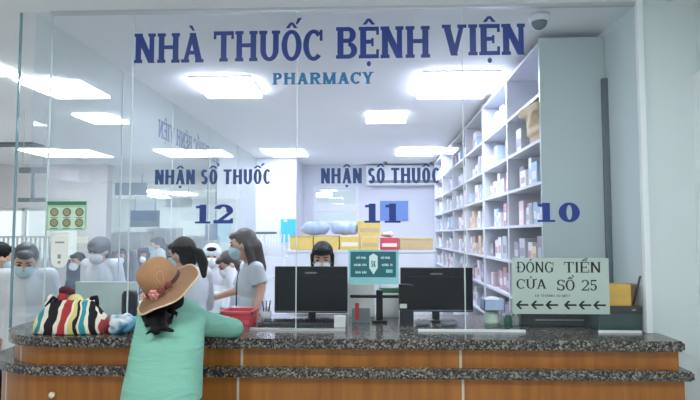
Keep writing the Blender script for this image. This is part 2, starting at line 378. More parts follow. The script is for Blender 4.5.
def word(name, text, st, m, parent, O, U, Vv, cap_h, width=None, thick=.0012, part='letter', single=False, gap=.09, space=.42):
    """letters on the plane through O spanned by U (reading direction) and Vv (up)"""
    U = Vector(U).normalized(); Vv = Vector(Vv).normalized(); N = U.cross(Vv)
    letters, tot = layout(text, st, gap, space)
    sx = (width / tot) if width else cap_h
    bm = bmesh.new(); res = []
    for L in letters:
        if not single: bm = bmesh.new()
        for qi, q in enumerate(L):
            thk = thick + .00004 * qi
            pts = [Vector(O) + U * (x * sx) + Vv * (y * cap_h) for x, y in q]
            A = [bm.verts.new(p) for p in pts]; Bv = [bm.verts.new(p + N * thk) for p in pts]; n = len(pts)
            for i in range(n): bm.faces.new((A[i], A[(i + 1) % n], Bv[(i + 1) % n], Bv[i]))
            bm.faces.new(A[::-1]); bm.faces.new(Bv)
        if not single: res.append(obj(part, bm, m, parent))
    if single: res.append(obj(part, bm, m, parent))
    return res
SLAB = dict(T=.235, t=.13, s=.11, W=.95, e=.055)
SERIF = dict(T=.165, t=.075, s=.045, W=.95, e=.07)
SANS = dict(T=.18, t=.15, s=0, W=.52)
PH = dict(T=.28, t=.16, s=.08, W=1.05, e=.07)
NUM = dict(T=.27, t=.13, s=.11, W=1.0, e=.07)

# ================================================================== SETTING
CZ = 2.77; GY = 3.10; GX = -1.92; FX = -2.005; RX = 1.444
struct('floor', B(-12, 3.2, -3.5, 20.3, -.12, 0), M['floor'])
struct('ceiling', B(-12, 3.2, -3.5, 20.3, CZ, CZ + .12), M['ceil'])
# pillar that closes the glass on the right, and the wall coming towards us
struct('wall_right', B(RX, 1.76, GY, 10.5, 0, CZ), M['wall'])
struct('wall_near_right', B(1.76, 1.95, -3.5, 10.5, 0, CZ), M['wall'])
bm = bmesh.new(); box(bm, 1.722, 1.76, 2.98, 3.10, 0, 2.36); box(bm, 1.722, 1.76, 2.0, 2.98, 2.27, 2.36); box(bm, 1.722, 1.76, 1.9, 2.0, 0, 2.36)
d1 = struct('door_1', bm, M['white2'])
struct('door_leaf', B(1.735, 1.76, 2.0, 2.98, 0.01, 2.27), M['white'], d1)
# unseen low wall added behind the camera to darken reflections in the glass
struct('wall_rear_blocker', B(-12, 1.76, -3.5, -3.35, 0, 1.3), M['blocker_dark'])
# pharmacy back wall with the window to the next room
bw = bmesh.new(); wy = 10.3
wx0, wx1, _, _, wz0, wz1 = pxbox(313.5, 359, 186, 223, wy, .1)
box(bw, -1.26, wx0, wy, wy + .2, 0, CZ); box(bw, wx1, RX, wy, wy + .2, 0, CZ); box(bw, wx0, wx1, wy, wy + .2, 0, wz0); box(bw, wx0, wx1, wy, wy + .2, wz1, CZ)
struct('wall_back', bw, M['wall_in'])
struct('wall_left', B(GX - .02, -1.26, 9.3, 10.5, 0, CZ), M['wall_in'])
fr = bmesh.new(); fw = .05
box(fr, wx0, wx0 + fw, wy - .02, wy + .06, wz0, wz1); box(fr, wx1 - fw, wx1, wy - .02, wy + .06, wz0, wz1)
zz = at(336, 208, wy).z
box(fr, wx0 + fw, wx1 - fw, wy - .02, wy + .06, wz0, wz0 + .04); box(fr, wx0 + fw, wx1 - fw, wy - .02, wy + .06, wz1 - .04, wz1); box(fr, wx0 + fw, wx1 - fw, wy - .02, wy + .06, zz - .07, zz + .07)
w10 = struct('window_10', fr, M['white'])
struct('pane', B(wx0 + fw, wx1 - fw, wy + .015, wy + .022, wz0 + .04, zz - .07), M['glass_thin'], w10)
struct('pane', B(wx0 + fw, wx1 - fw, wy + .015, wy + .022, zz + .07, wz1 - .04), M['glass_thin'], w10)
nb = bmesh.new(); box(nb, wx0 - 1.3, wx1 + 1.3, 13.2, 13.3, .6, CZ); box(nb, wx0 - 1.4, wx0 - 1.3, 10.5, 13.2, .6, CZ); box(nb, wx1 + 1.3, wx1 + 1.4, 10.5, 13.2, .6, CZ); box(nb, wx0 - 1.3, wx1 + 1.3, 10.5, 13.2, .5, .6)
struct('wall_next_room', nb, M['wallgrey'])
# hall walls
hw = bmesh.new(); a0 = at(0, 220, 10).x - 1.2; a1 = at(79, 220, 10).x
z1 = at(40, 208, 10).z; z0 = 1.02
box(hw, -12, a0, 10, 10.2, 0, CZ); box(hw, a0, a1, 10, 10.2, z1, CZ); box(hw, a0, a1, 10, 10.2, 0, z0); box(hw, a1, a1 + .5, 10, 10.2, 0, CZ)
struct('wall_hall', hw, M['beam'])
struct('wall_far', B(-10.6, -1.9, 20, 20.2, 0, CZ), M['wall'])
wf = bmesh.new()
nm = 5
for i in range(nm + 1):
    x = a0 + (a1 - a0) * i / nm; box(wf, x - .025, x + .025, 10.05, 10.12, z0, z1)
box(wf, a0, a1, 10.05, 10.12, z1 - .05, z1); box(wf, a0, a1, 10.05, 10.12, z0, z0 + .05)
w11 = struct('window_11', wf, M['white2'])
struct('pane', B(a0, a1, 10.08, 10.088, z0, z1), M['glass_thin'], w11)
# ceiling air slot in the hall
p = atZ(8, 144, CZ); tag(obj('air_grille', B(p.x - 1.4, atZ(40, 144, CZ).x, p.y - .15, p.y + .15, CZ - .02, CZ), M['darkstrip']), 'dark slot air grille across the hall ceiling at far left', 'vent')

# ---- front glass
edges = [FX, -1.823, -1.352, -.419, .495, RX]
for i in range(5):
    x0, x1 = edges[i] + (.0 if i == 0 else .002), edges[i + 1] - .002
    w = struct('window_%d' % (i + 1), B(x0, x1, GY, GY + .010, .985, CZ - .002), M['glass'])
    if i < 4: struct('glass_joint', B(x1 - .0005, x1 + .0045, GY - .001, GY + .011, .985, CZ - .002), M['seal'], w)
    if i == 0: struct('polished_edge', B(FX - .007, FX, GY - .002, GY + .014, .985, CZ - .002), M['edge'], w)
# ---- side glass going back along the counter return
sy = [GY + .014, 4.25, 5.35, 6.6, 7.95, 9.3]
for i in range(4 + 1):
    w = struct('window_%d' % (i + 6) if i < 4 else 'window_12', B(GX - .010, GX, sy[i] + .002, sy[i + 1] - .002, .985, CZ - .002), M['glass_side'])
    struct('glass_joint', B(GX - .011, GX + .001, sy[i + 1] - .003, sy[i + 1] + .003, .985, CZ - .002), M['seal'], w)
struct('trim_1', B(RX - .010, RX + .020, GY - .03, GY - .001, .985, CZ), M['white2'])
# aluminium shoes under the glass
struct('trim_2', B(at(250, 329, GY).x, at(345, 329, GY).x, GY - .014, GY - .001, .983, .995), M['alu'])
struct('trim_3', B(at(418, 330, GY).x, at(525, 330, GY).x, GY - .014, GY - .001, .983, .995), M['white2'])
struct('trim_4', B(at(598, 331, GY).x, RX - .03, GY - .014, GY - .001, .983, .995), M['white2'])
struct('trim_5', B(-1.83, RX, GY - .012, GY + .022, CZ - .016, CZ), M['alu'])
# dark grey strip on the wall beside the shelf end
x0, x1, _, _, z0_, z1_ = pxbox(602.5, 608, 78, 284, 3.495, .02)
tag(obj('dark_wall_strip', B(RX - .032, RX - .0005, 3.495, 3.526, z0_, z1_), M['darkstrip']), 'tall dark grey strip between the shelf end and the pillar wall', 'trunking')

# ================================================================== COUNTER
def arc_centre(r, fy): return (-1.633, fy + r)
def outline(r, fy, xr, yb=5.3, xin=-1.66, yin=3.75, deep=True, n=18):
    """front edge at Y = fy, rounded corner of radius r at the left, return running back to yb"""
    c = arc_centre(r, fy)
    pts = [(1.03, yin), (1.03, 3.522), (RX - .004, 3.522), (RX - .004, GY - .004), (xr, GY - .004), (xr, fy)] if deep else [(xr, GY - .004), (xr, fy)]
    for i in range(n + 1):
        a = R(270 - 90 * i / n); pts.append((c[0] + r * math.cos(a), c[1] + r * math.sin(a)))
    pts += [(c[0] - r, yb), (xin, yb), (xin, yin if deep else GY - .004)]
    return pts
def slab(name, r, fy, xr, z0, z1, deep=True):
    bm = bmesh.new(); prism(bm, outline(r, fy, xr, deep=deep), z0, z1)
    es = [e for e in bm.edges if abs(e.verts[0].co.z - e.verts[1].co.z) < 1e-5]
    bmesh.ops.bevel(bm, geom=es, offset=.008, segments=2, affect='EDGES'); return obj(name, bm, M['granite'])
TZ = .983
tag(slab('countertop', .4, 2.848, 1.507, TZ - .05, TZ), 'upper speckled granite countertop running under the glass', 'countertop')
tag(slab('counter_ledge', .49, 2.83, 1.538, .796, .842, False), 'lower speckled granite ledge below the upper wood band', 'countertop')
base = thing('service_counter', 'orange brown wood laminate counter front with pale seam strips and rounded left corner', 'counter', (0, 2.9, 0))
def wood_run(r, fy, z0, z1, seams, xr, corner):
    c = arc_centre(r, fy)
    # seams: world x on the straight run, plus an angle on the corner
    xs = [xr] + sorted(seams, reverse=True)
    arcs = [R(270), R(corner), R(180)]
    for a, b in zip(xs, xs[1:]): obj('wood_panel', B(b + .006, a - .006, fy, fy + .03, z0, z1), M['wood'], base)
    # panel that bends round the corner
    lastx = xs[-1]
    def bend(pts):
        bm = bmesh.new(); A = []
        prism(bm, [p[0] for p in pts] + [p[1] for p in reversed(pts)], z0, z1); obj('wood_panel', bm, M['wood'], base)
    def arcpts(t0, t1, n=12):
        return [((c[0] + r * math.cos(t0 + (t1 - t0) * i / n), c[1] + r * math.sin(t0 + (t1 - t0) * i / n)), (c[0] + (r - .03) * math.cos(t0 + (t1 - t0) * i / n), c[1] + (r - .03) * math.sin(t0 + (t1 - t0) * i / n))) for i in range(n + 1)]
    bend([((lastx - .006, fy), (lastx - .006, fy + .03))] + arcpts(arcs[0], arcs[1] + .012))
    bend(arcpts(arcs[1] - .012, arcs[2]) + [((c[0] - r, 5.2), (c[0] - r + .03, 5.2))])
    for s in xs[1:]: obj('seam_strip', B(s - .006, s + .006, fy - .002, fy + .028, z0, z1), M['seam'], base)
    a = arcs[1]; bm = bmesh.new(); p = Vector((c[0] + r * math.cos(a), c[1] + r * math.sin(a), 0)); d = Vector((math.cos(a), math.sin(a), 0)); t = Vector((-d.y, d.x, 0))
    q = [p + d * .002 - t * .007, p + d * .002 + t * .007, p - d * .025 + t * .007, p - d * .025 - t * .007]
    prism(bm, [(v.x, v.y) for v in q], z0, z1); obj('seam_strip', bm, M['seam'], base)
    # end return on the right
    obj('wood_panel', B(xr - .03, xr, fy + .03, 3.09, z0, z1), M['wood'], base)
y1w = 2.88; y2w = 2.858
wood_run(.368, y1w, .842, TZ - .05, [at(242, 357, y1w).x, at(460.6, 357, y1w).x], 1.497, 236)
wood_run(.462, y2w, 0, .796, [at(238, 390, y2w).x, at(463, 390, y2w).x], 1.51, 231)
p = at(53, 394, 2.92); bm = bmesh.new(); d = Vector((-.42, -.9, 0)).normalized()
xk = at(54, 394, y2w).x; yk = y2w; p = at(54, 394, y2w)
cone(bm, (xk, yk + .004, p.z), (xk, yk - .016, p.z), .010, .010); ell(bm, (xk, yk - .02, p.z), .016, .012, .016)
obj('knob', bm, M['knob'], base)['label'] = 'round cream knob'

# ================================================================== LETTERING ON THE GLASS
LY = GY - .0006
def front_word(name, text, st, m, x0, x1, ytop, ybot, label, cat='lettering', gap=.09, space=.42, group=None):
    a = at(x0, ybot, LY); b = at(x1, ybot, LY); mid = (x0 + x1) / 2
    zb = at(mid, ybot, LY).z; zt = at(mid, ytop, LY).z
    o = thing(name, label, cat, (a.x, LY, zb), group)
    word(name, text, st, m, o, (a.x, LY, zb), (1, 0, 0), (0, 0, 1), zt - zb, width=b.x - a.x, gap=gap, space=space)
    return o
t0 = thing('shop_lettering', 'large navy lettering across the top of the glass front', 'lettering', (at(135, 62, LY).x, LY, at(330, 60, LY).z))
for tx, x0, x1, yt, yb in (('NHÀ', 134, 203.5, 33.3, 62.8), ('THUỐC', 213.5, 322.5, 30.7, 61), ('BỆNH', 336, 430, 26.6, 58.2), ('VIỆN', 442, 526, 24.2, 55.2)):
    a = at(x0, yb, LY); b = at(x1, yb, LY); m_ = (x0 + x1) / 2
    word('w', tx, SLAB, M['navy'], t0, (a.x, LY, at(m_, yb, LY).z), (1, 0, 0), (0, 0, 1), at(m_, yt, LY).z - at(m_, yb, LY).z, width=b.x - a.x, gap=.06)
front_word('subtitle_lettering', 'PHARMACY', PH, M['teal_v'], 272.5, 374, 72.5, 84.2, 'small teal blue lettering PHARMACY under the big navy shop name', gap=.08)
front_word('counter_lettering', 'NHẬN SỔ THUỐC', SANS, M['blue'], 155, 271, 169.5, 184.3, 'blue condensed lettering NHẬN SỔ THUỐC left of its two copies', gap=.085, space=.26)
front_word('counter_lettering', 'NHẬN SỔ THUỐC', SANS, M['blue'], 321, 440, 168, 183.3, 'blue condensed lettering NHẬN SỔ THUỐC right of its two copies', gap=.085, space=.26)
front_word('counter_number', '12', NUM, M['navy'], 195, 233, 204.6, 223.5, 'navy number 12 on the glass above the staff in white', 'number', gap=.12)
front_word('counter_number', '11', NUM, M['navy'], 364.3, 400.5, 203.6, 222.8, 'navy number 11 on the glass above the yellow cartons', 'number', gap=.18)
front_word('counter_number', '10', NUM, M['navy'], 537.5, 580, 202.8, 222, 'navy number 10 on the glass in front of the grey shelf end', 'number', gap=.13)
tg = thing('side_lettering', 'faint back to front lettering on the side glass', 'lettering', (GX - .0106, 7.0, 2.37))
word('g', 'NHÀ THUỐC BỆNH VIỆN', SLAB, M['ghost'], tg, (GX - .0106, 7.05, 2.38), (0, -1, 0), (0, 0, 1), .165, width=2.05, gap=.06)

# ---- payment notice
def sheet(name, label, cat, px0, px1, py0, py1, m, thick=.003, Y=GY - .0012):
    mx, my = (px0 + px1) / 2, (py0 + py1) / 2
    a = at(px0, my, Y); b = at(px1, my, Y); z0 = at(mx, py1, Y).z; z1 = at(mx, py0, Y).z
    o = thing(name, label, cat, ((a.x + b.x) / 2, Y, z0))
    obj('sheet', B(a.x, b.x, Y - thick, Y, z0, z1), m, o)
    return o, a.x, b.x, z0, z1, Y - thick
def on(o, part, sh, u0, u1, v0, v1, m, lift=.0008):
    _, x0, x1, z0, z1, Y = sh
    return obj(part, B(x0 + (x1 - x0) * u0, x0 + (x1 - x0) * u1, Y - lift, Y, z0 + (z1 - z0) * v0, z0 + (z1 - z0) * v1), m, o)
def txt(o, sh, text, st, m, u0, u1, vb, vt, gap=.09, space=.42, part='text_line'):
    _, x0, x1, z0, z1, Y = sh
    word('t', text, st, m, o, (x0 + (x1 - x0) * u0, Y, z0 + (z1 - z0) * vb), (1, 0, 0), (0, 0, 1), (z1 - z0) * (vt - vb), width=(x1 - x0) * (u1 - u0), single=True, part=part, thick=.0006, gap=gap, space=space)
sh = sheet('payment_notice', 'pale notice sheet reading ĐÓNG TIỀN CỬA SỔ 25 with six left arrows', 'sign', 512, 609, 258, 314, M['signpaper']); o = sh[0]
txt(o, sh, 'ĐÓNG', SERIF, M['ink'], .045, .43, .74, .93); txt(o, sh, 'TIỀN', SERIF, M['ink'], .54, .92, .74, .93)
txt(o, sh, 'CỬA', SERIF, M['ink'], .045, .355, .45, .62); txt(o, sh, 'SỔ', SERIF, M['ink'], .465, .645, .42, .61); txt(o, sh, '25', SERIF, M['ink'], .715, .875, .42, .61)
txt(o, sh, 'ĐI THẲNG 10 MÉT', SERIF, M['ink'], .235, .60, .305, .345)
for u in (.045, .20, .35, .54, .69, .84): txt(o, sh, '<', SANS, M['ink'], u, u + .12, .085, .235, part='arrow')
# ---- health poster with the shield
sh = sheet('health_poster', 'teal poster with pale border and white shield emblem between the two monitors', 'poster', 348.5, 398.5, 250, 284, M['teal_l']); o = sh[0]
on(o, 'print_field', sh, .04, .95, .20, .95, M['teal_d'])
_, x0, x1, z0, z1, Y = sh; bm = bmesh.new(); cx = x0 + (x1 - x0) * .50; hw_ = (x1 - x0) * .085; hz = z1 - z0
pts = [(cx - hw_, .82), (cx, .90), (cx + hw_, .82), (cx + hw_, .48), (cx, .28), (cx - hw_, .48)]
A = [bm.verts.new((x, Y - .0014, z0 + hz * v)) for x, v in pts]; Bv = [bm.verts.new((x, Y - .0008, z0 + hz * v)) for x, v in pts]
for i in range(6): bm.faces.new((A[i], A[(i + 1) % 6], Bv[(i + 1) % 6], Bv[i]))
bm.faces.new(A); bm.faces.new(Bv[::-1]); obj('shield_emblem', bm, M['prt'], o)
sh2 = (o, x0, x1, z0, z1, Y - .0008)
txt(o, (o, x0, x1, z0, z1, Y - .0014), '5K', SANS, M['teal_d'], .455, .545, .5, .68, gap=.12)
for k, (u0, u1, v, tx) in enumerate(((.16, .35, .74, 'KHẨU TRANG'), (.11, .36, .53, 'KHOẢNG CÁCH'), (.14, .36, .31, 'KHAI BÁO'), (.65, .83, .74, 'KHỬ KHUẨN'), (.67, .88, .53, 'KHÔNG TỤ'))):
    txt(o, sh2, tx, SANS, M['prt'], u0, u1, v, v + .065)
on(o, 'print_block', (o, x0, x1, z0, z1, Y - .0008), .75, .88, .33, .43, M['teal_l'])
# ---- green poster of six round pictures
sh = sheet('round_picture_poster', 'green poster of six round pictures on the far left glass', 'poster', 46.5, 87, 201, 230.5, M['green_p']); o = sh[0]
on(o, 'header_band', sh, .03, .98, .86, .98, M['green_d']); on(o, 'pale_field', sh, .05, .95, .06, .78, M['green_l'])
_, x0, x1, z0, z1, Y = sh
for r_ in range(2):
    for c_ in range(3):
        bm = bmesh.new(); cx = x0 + (x1 - x0) * (.2 + .31 * c_); cz = z0 + (z1 - z0) * (.62 - .36 * r_)
        cone(bm, (cx, Y - .0008, cz), (cx, Y - .0014, cz), .024, .024, 18); q = obj('round_picture', bm, M['green_d'], o)
        bm = bmesh.new(); cone(bm, (cx, Y - .0014, cz), (cx, Y - .0020, cz), .018, .016, 16); obj('picture_centre', bm, M['brown_l'], q)
        on(o, 'caption', (o, x0, x1, z0, z1, Y - .0008), .11 + .31 * c_, .29 + .31 * c_, .42 - .36 * r_, .445 - .36 * r_, M['green_d'])
# ---- white hanging notice with a rounded lower end
Y = GY - .0012; a = at(51.5, 250, Y); b = at(68, 250, Y); zt = at(60, 236, Y).z; zb = at(60, 268, Y).z
o = thing('rounded_notice', 'white notice with rounded lower end on the glass below the green poster', 'notice', ((a.x + b.x) / 2, Y, zb))
bm = bmesh.new(); cx = (a.x + b.x) / 2; r_ = (b.x - a.x) / 2
pts = [(a.x, zt), (a.x, zb + r_)] + [(cx + r_ * math.cos(R(180 + 18 * k)), zb + r_ + r_ * math.sin(R(180 + 18 * k))) for k in range(1, 10)] + [(b.x, zb + r_), (b.x, zt)]
A = [bm.verts.new((x, Y - .003, z)) for x, z in pts]; Bv = [bm.verts.new((x, Y, z)) for x, z in pts]; n = len(pts)
for i in range(n): bm.faces.new((A[i], A[(i + 1) % n], Bv[(i + 1) % n], Bv[i]))
bm.faces.new(A); bm.faces.new(Bv[::-1]); obj('sheet', bm, M['paper'], o)
for (u, v, wu, hv) in ((0, .80, .55, .05), (.0, .36, .2, .13), (.0, .18, .16, .08)):
    zc = zb + (zt - zb) * v; obj('print_mark', B(cx - r_ * wu, cx + r_ * wu, Y - .0038, Y - .003, zc - (zt - zb) * hv / 2, zc + (zt - zb) * hv / 2), M['mark'], o)
x0 = at(48, 232, Y).x; x1 = at(69, 232, Y).x
tag(obj('tape_strip', B(x0, x1, Y - .002, Y, at(60, 235.4, Y).z, at(60, 231.8, Y).z), M['paper']), 'white paper strip on the glass just under the green poster', 'paper strip')
x0 = at(77, 238, Y).x; x1 = at(88, 238, Y).x
tag(obj('paper_card', B(x0, x1, Y - .002, Y, at(82, 243, Y).z, at(82, 236.5, Y).z), M['paper']), 'small white card on the glass beside the capped masked person', 'card')

# ================================================================== LIGHTS
def panel_light(cx, cy, wx, wy_, label, m='light', drop=.045, group='ceiling panels'):
    o = thing('ceiling_light', label, 'ceiling light', (cx, cy, CZ - drop), group)
    bm = bmesh.new(); box(bm, cx - wx / 2, cx + wx / 2, cy - wy_ / 2, cy + wy_ / 2, CZ - drop * .35, CZ)
    obj('frame', bm, M['frame'], o)
    obj('diffuser', B(cx - wx / 2 + .006, cx + wx / 2 - .006, cy - wy_ / 2 + .006, cy + wy_ / 2 - .006, CZ - drop, CZ - drop * .35, bev=.006), M[m], o)
def quad_light(px0, px1, py0, py1, label, m='light', wx=None, wy_=None, group='ceiling panels', kx=1, drop=.045):
    a = atZ((px0 + px1) / 2, py0, CZ - .045); b = atZ((px0 + px1) / 2, py1, CZ - .045)   # far / near edge
    c = atZ((px0 + px1) / 2, (py0 + py1) / 2, CZ - .045)
    w = abs(atZ(px1, (py0 + py1) / 2, CZ - .045).x - atZ(px0, (py0 + py1) / 2, CZ - .045).x)
    panel_light(c.x, (a.y + b.y) / 2, (wx or w) * kx, wy_ or abs(a.y - b.y), label, m, group=group, drop=drop)
quad_light(192, 262, 81, 98, 'ceiling light behind PHARMACY, left of the two near ones', wx=.5)
quad_light(420, 492, 76, 99, 'ceiling light near the tall shelf, right of the two near ones', wx=.6)
quad_light(366, 407, 115, 126.5, 'small middle ceiling light above the number 11 lettering', drop=.012)
quad_light(269, 306, 152, 158.5, 'distant ceiling light between the two blue counter letterings', drop=.015)
quad_light(397, 436, 150, 158, 'distant ceiling light over the second blue counter lettering', drop=.015)
quad_light(20, 86, 82.5, 98.5, 'hall ceiling light inside the left glass edge, largest of the hall panels', m='lightfar', group='hall ceiling panels', kx=.72, drop=.02)
quad_light(-24, 12, 68, 80, 'hall ceiling light cut by the left picture edge', m='lightfar', group='hall ceiling panels', kx=.72, drop=.02)
quad_light(75, 127, 117, 126.5, 'hall ceiling light left of the first glass joint, second nearest of the hall panels', m='lightfar', group='hall ceiling panels', kx=.72, drop=.02)
quad_light(24, 74, 151.5, 158.5, 'hall ceiling light just above the hanging bracket', m='lightfar', group='hall ceiling panels', kx=.72, drop=.02)
quad_light(155, 205, 152, 159, 'hall ceiling light just above the first blue counter lettering', m='lightfar', group='hall ceiling panels', kx=.72, drop=.02)
for k, (q0, q1, r0, r1, lb) in enumerate(((147, 161, 191, 193.5, 'far hall ceiling strip above and left of number 12'), (154, 164, 196, 198.4, 'short far hall ceiling strip below its longer neighbour'), (170, 192, 193, 195.6, 'far hall ceiling strip nearest to number 12'))):
    quad_light(q0, q1, r0, r1, lb, m='lightfar', group='far hall ceiling strips')
# customer hall above and behind us
for k, (x, y, lb) in enumerate(((-1.4, -2.2, 'hall ceiling panel behind the customer side, left of centre'), (1.0, -2.2, 'hall ceiling panel behind the customer side, right of centre'), (-1.24, 1.42, 'hall ceiling panel above the customer side, left of centre'), (.72, 1.5, 'hall ceiling panel above the customer side, right of centre'))):
    panel_light(x, y, .5, .5, lb, 'lightfar', group='customer hall panels')
panel_light(.0, 11.7, .6, .6, 'added unseen ceiling light brightening the room behind the back window', 'lightfar', group='added back room light')  # unseen lamp, added only to brighten the room behind the window
pl = at(322, 195, 12.2); tag(obj('tube_light', B(pl.x - .22, pl.x + .22, 12.15, 12.25, pl.z - .04, pl.z + .04), M['lightfar']), 'short lit tube seen through the back window', 'light')

# ================================================================== RIGHT SHELVES
SX0, SX1 = 1.04, RX - .004
levels = [.25, .51, .775, 1.04, 1.305, 1.57, 1.834, 2.10, 2.387]
ups = [3.53, 4.40, 5.35, 6.37, 7.42, 8.55, 9.55]
def shelf_unit(label, ys, top):
    o = thing('medicine_shelf', label, 'shelf', ((SX0 + SX1) / 2, ys[0], 0))
    for i, y in enumerate(ys):
        first = i == 0 and abs(y - 3.53) < .01
        obj('end_panel' if first else 'upright', B(SX0, SX1, y, y + (.025 if first else .03), 0, top, bev=.003), M['shelfpanel'] if first else M['shelf_w'], o)
    for z in levels + [top - .02]:
        obj('shelf_board', B(SX0 + .002, SX1 - .002, ys[0] + .03, ys[-1] - .001, z - .02, z), M['shelf_w'], o)
    obj('back_panel', B(SX1 - .006, SX1, ys[0] + .03, ys[-1], .02, top - .02), M['shelf_w'], o)
shelf_unit('tall white medicine shelf nearest the glass with a grey end panel', ups[:3], 2.73)
shelf_unit('tall white medicine shelf further back along the right wall', [5.385] + ups[3:], 2.73)
# cartons
kinds = []
def carton_mesh(body, band):
    bm = bmesh.new(); box(bm, -.5, .5, -.5, .5, 0, 1, bev=.02)
    box(bm, -.506, -.49, -.35, .35, .25, .6, mi=1)
    me = bpy.data.meshes.new('medicine_carton'); bmesh.ops.recalc_face_normals(bm, faces=bm.faces); bm.to_mesh(me); bm.free(); me.materials.append(M[body]); me.materials.append(M[band]); return me
for nm_, bo, ba in (('white', 'carton_w', 'carton_b'), ('white rose-banded', 'carton_w', 'carton_r'), ('pink', 'carton_p', 'carton_w'), ('grey', 'carton_g', 'carton_d'), ('pale blue', 'carton_b', 'carton_w'), ('rose', 'carton_r', 'carton_w'), ('mauve', 'carton_d', 'carton_g'), ('buff', 'carton_y', 'carton_r')):
    kinds.append((nm_, carton_mesh(bo, ba)))
lvname = {.775: 'third', 1.04: 'fourth', 1.305: 'fifth', 1.57: 'sixth', 1.834: 'seventh', 2.10: 'eighth', 2.387: 'ninth'}
bayname = ['first', 'second', 'third', 'fourth', 'fifth', 'sixth']
for bi in range(6):
    y0 = ups[bi] + .045 + (.02 if bi == 2 else 0); y1 = ups[bi + 1] - .02
    for z in levels[2:]:
        if z > 2.3 and bi in (0, 4): continue
        dens = .97 if z < 2 else .8
        y = y0 + (.5 if bi == 0 and z == 2.10 else 0) + random.uniform(0, .06)
        hmax = .22
        while True:
            w = random.uniform(.075, .165); 
            if y + w > y1: break
            if random.random() < dens:
                if z in (1.305, 1.04, .775): wts = (3, 4, 1, 2, 0, 4, 3, 1)
                elif z == 1.834: wts = (5, 2, 1, 3, 3, 1, 1, 2)
                else: wts = (5, 1, 2, 3, 4, 1, 0, 1)
                nm_, me = random.choices(kinds, wts)[0]
                o = bpy.data.objects.new('medicine_carton', me); COL.objects.link(o)
                d = random.uniform(.14, .24); h = random.uniform(.10, hmax - .02)
                o.scale = (d, w - .012, h); o.location = (SX0 + .02 + d / 2 + random.uniform(0, .05), y + w / 2, z + .0005)
                tag(o, '%s medicine carton on the %s shelf up in the %s bay from the glass' % (nm_, lvname[z], bayname[bi]), 'carton', '%s cartons on the %s shelf, %s bay' % (nm_, lvname[z], bayname[bi]))
            y += w + random.uniform(0, .02)
# kraft sack bulging out near the grey shelf end
bm = bmesh.new(); zc = 2.10
for k in range(4):
    zz = .03 + .058 * k; ang = random.uniform(-.25, .25); rm = Matrix.Rotation(ang, 3, 'Z')
    r_ = bmesh.ops.create_cube(bm, size=1)
    for v in r_['verts']:
        q = rm @ Vector((v.co.x * (.27 + .02 * k), v.co.y * .26, v.co.z * .06)); v.co = q + Vector((1.20 - .012 * k, 3.715, zc + zz))
for k in range(14): ell(bm, (1.19 + random.uniform(-.12, .12), 3.715 + random.uniform(-.11, .11), zc + random.uniform(.04, .22)), .05, .05, .03, rot=Euler((random.random(), random.random(), 0)).to_matrix())
bm = remeshed(bm, .01, 2); lo = min(v.co.z for v in bm.verts)
for v in bm.verts: v.co.z += zc + .001 - lo; v.co.y = max(v.co.y, 3.557); v.co.x = min(v.co.x, SX1 - .01); v.co.z = min(v.co.z, 2.36)
tag(obj('kraft_sack', bm, M['sack']), 'crumpled tan paper sack bulging from the high shelf beside the grey end panel', 'sack')
# ================================================================== CEILING CAMERA
p = atZ(539, 9, CZ); o = thing('dome_camera', 'white dome security camera on the ceiling beside the lettering', 'security camera', (p.x, GY + .16, CZ - .08))
q = at(539, 12, GY + .16); bm = bmesh.new(); lathe(bm, [(.001, CZ), (.062, CZ), (.06, CZ - .03), (.045, CZ - .042), (.001, CZ - .042)], c=(q.x, GY + .16, 0)); obj('base', bm, M['white'], o)
bm = bmesh.new(); lathe(bm, [(.044 * math.cos(R(a)) + .0005, CZ - .042 - .044 * math.sin(R(a))) for a in range(0, 91, 10)], c=(q.x, GY + .16, 0)); obj('smoked_dome', bm, M['dome'], o)['label'] = 'smoked grey dome'

# ================================================================== CENTRAL CABINET AND STOCK
CY = 5.6
x0, x1, _, _, _, ct = pxbox(288, 434, 250, 300, CY, .5)
o = thing('stock_cabinet', 'white stock cabinet behind the monitors with yellow cartons on top', 'cabinet', ((x0 + x1) / 2, CY, 0))
obj('body', B(x0, x1, CY + .02, CY + .6, 0, ct - .025), M['white'], o); obj('top', B(x0 - .01, x1 + .01, CY, CY + .61, ct - .025, ct), M['white2'], o)
for k in range(3):
    a = x0 + (x1 - x0) * k / 3; b_ = x0 + (x1 - x0) * (k + 1) / 3
    dd = obj('door', B(a + .006, b_ - .006, CY + .002, CY + .02, .1, ct - .035), M['white'], o); obj('handle', B(b_ - .06, b_ - .045, CY - .012, CY + .002, .9, 1.05), M['alu'], dd)
def stock(name, label, px0, px1, h, Y, d, m, z=None, cat='carton', lid=None, band=None, group=None):
    a = at(px0, 245, Y).x; b = at(px1, 245, Y).x; z = ct if z is None else z
    z += .0005
    o = thing(name, label, cat, ((a + b) / 2, Y, z), group)
    obj('box_body', B(a + .003, b - .003, Y, Y + d, z, z + h, bev=.006), M[m], o)
    if lid: obj('lid_flap', B(a + .001, b - .001, Y - .004, Y + d, z + h, z + h + .012), M[lid], o)
    if band: obj('printed_band', B(a + .02, b - .02, Y - .0015, Y + .001, z + h * .25, z + h * .55), M[band], o)
    return z + h + (.012 if lid else 0)
zt = stock('stock_carton', 'yellow carton at the left end of the cabinet top, near the cyan folder', 290, 313, .125, CY + .02, .26, 'yellow', lid='yellow2')
za = stock('stock_carton', 'yellow carton on the cabinet just behind the bowed dark-haired head', 313.5, 339, .13, CY + .02, .26, 'yellow', lid='tan')
zb_ = stock('stock_carton', 'pale printed yellow carton on the cabinet right of the bowed head', 339.5, 360, .135, CY + .02, .26, 'yellow', band='offw')
zc_ = stock('stock_carton', 'yellow carton on the cabinet left of the red box', 360.5, 379, .13, CY + .02, .26, 'yellow', band='tan')
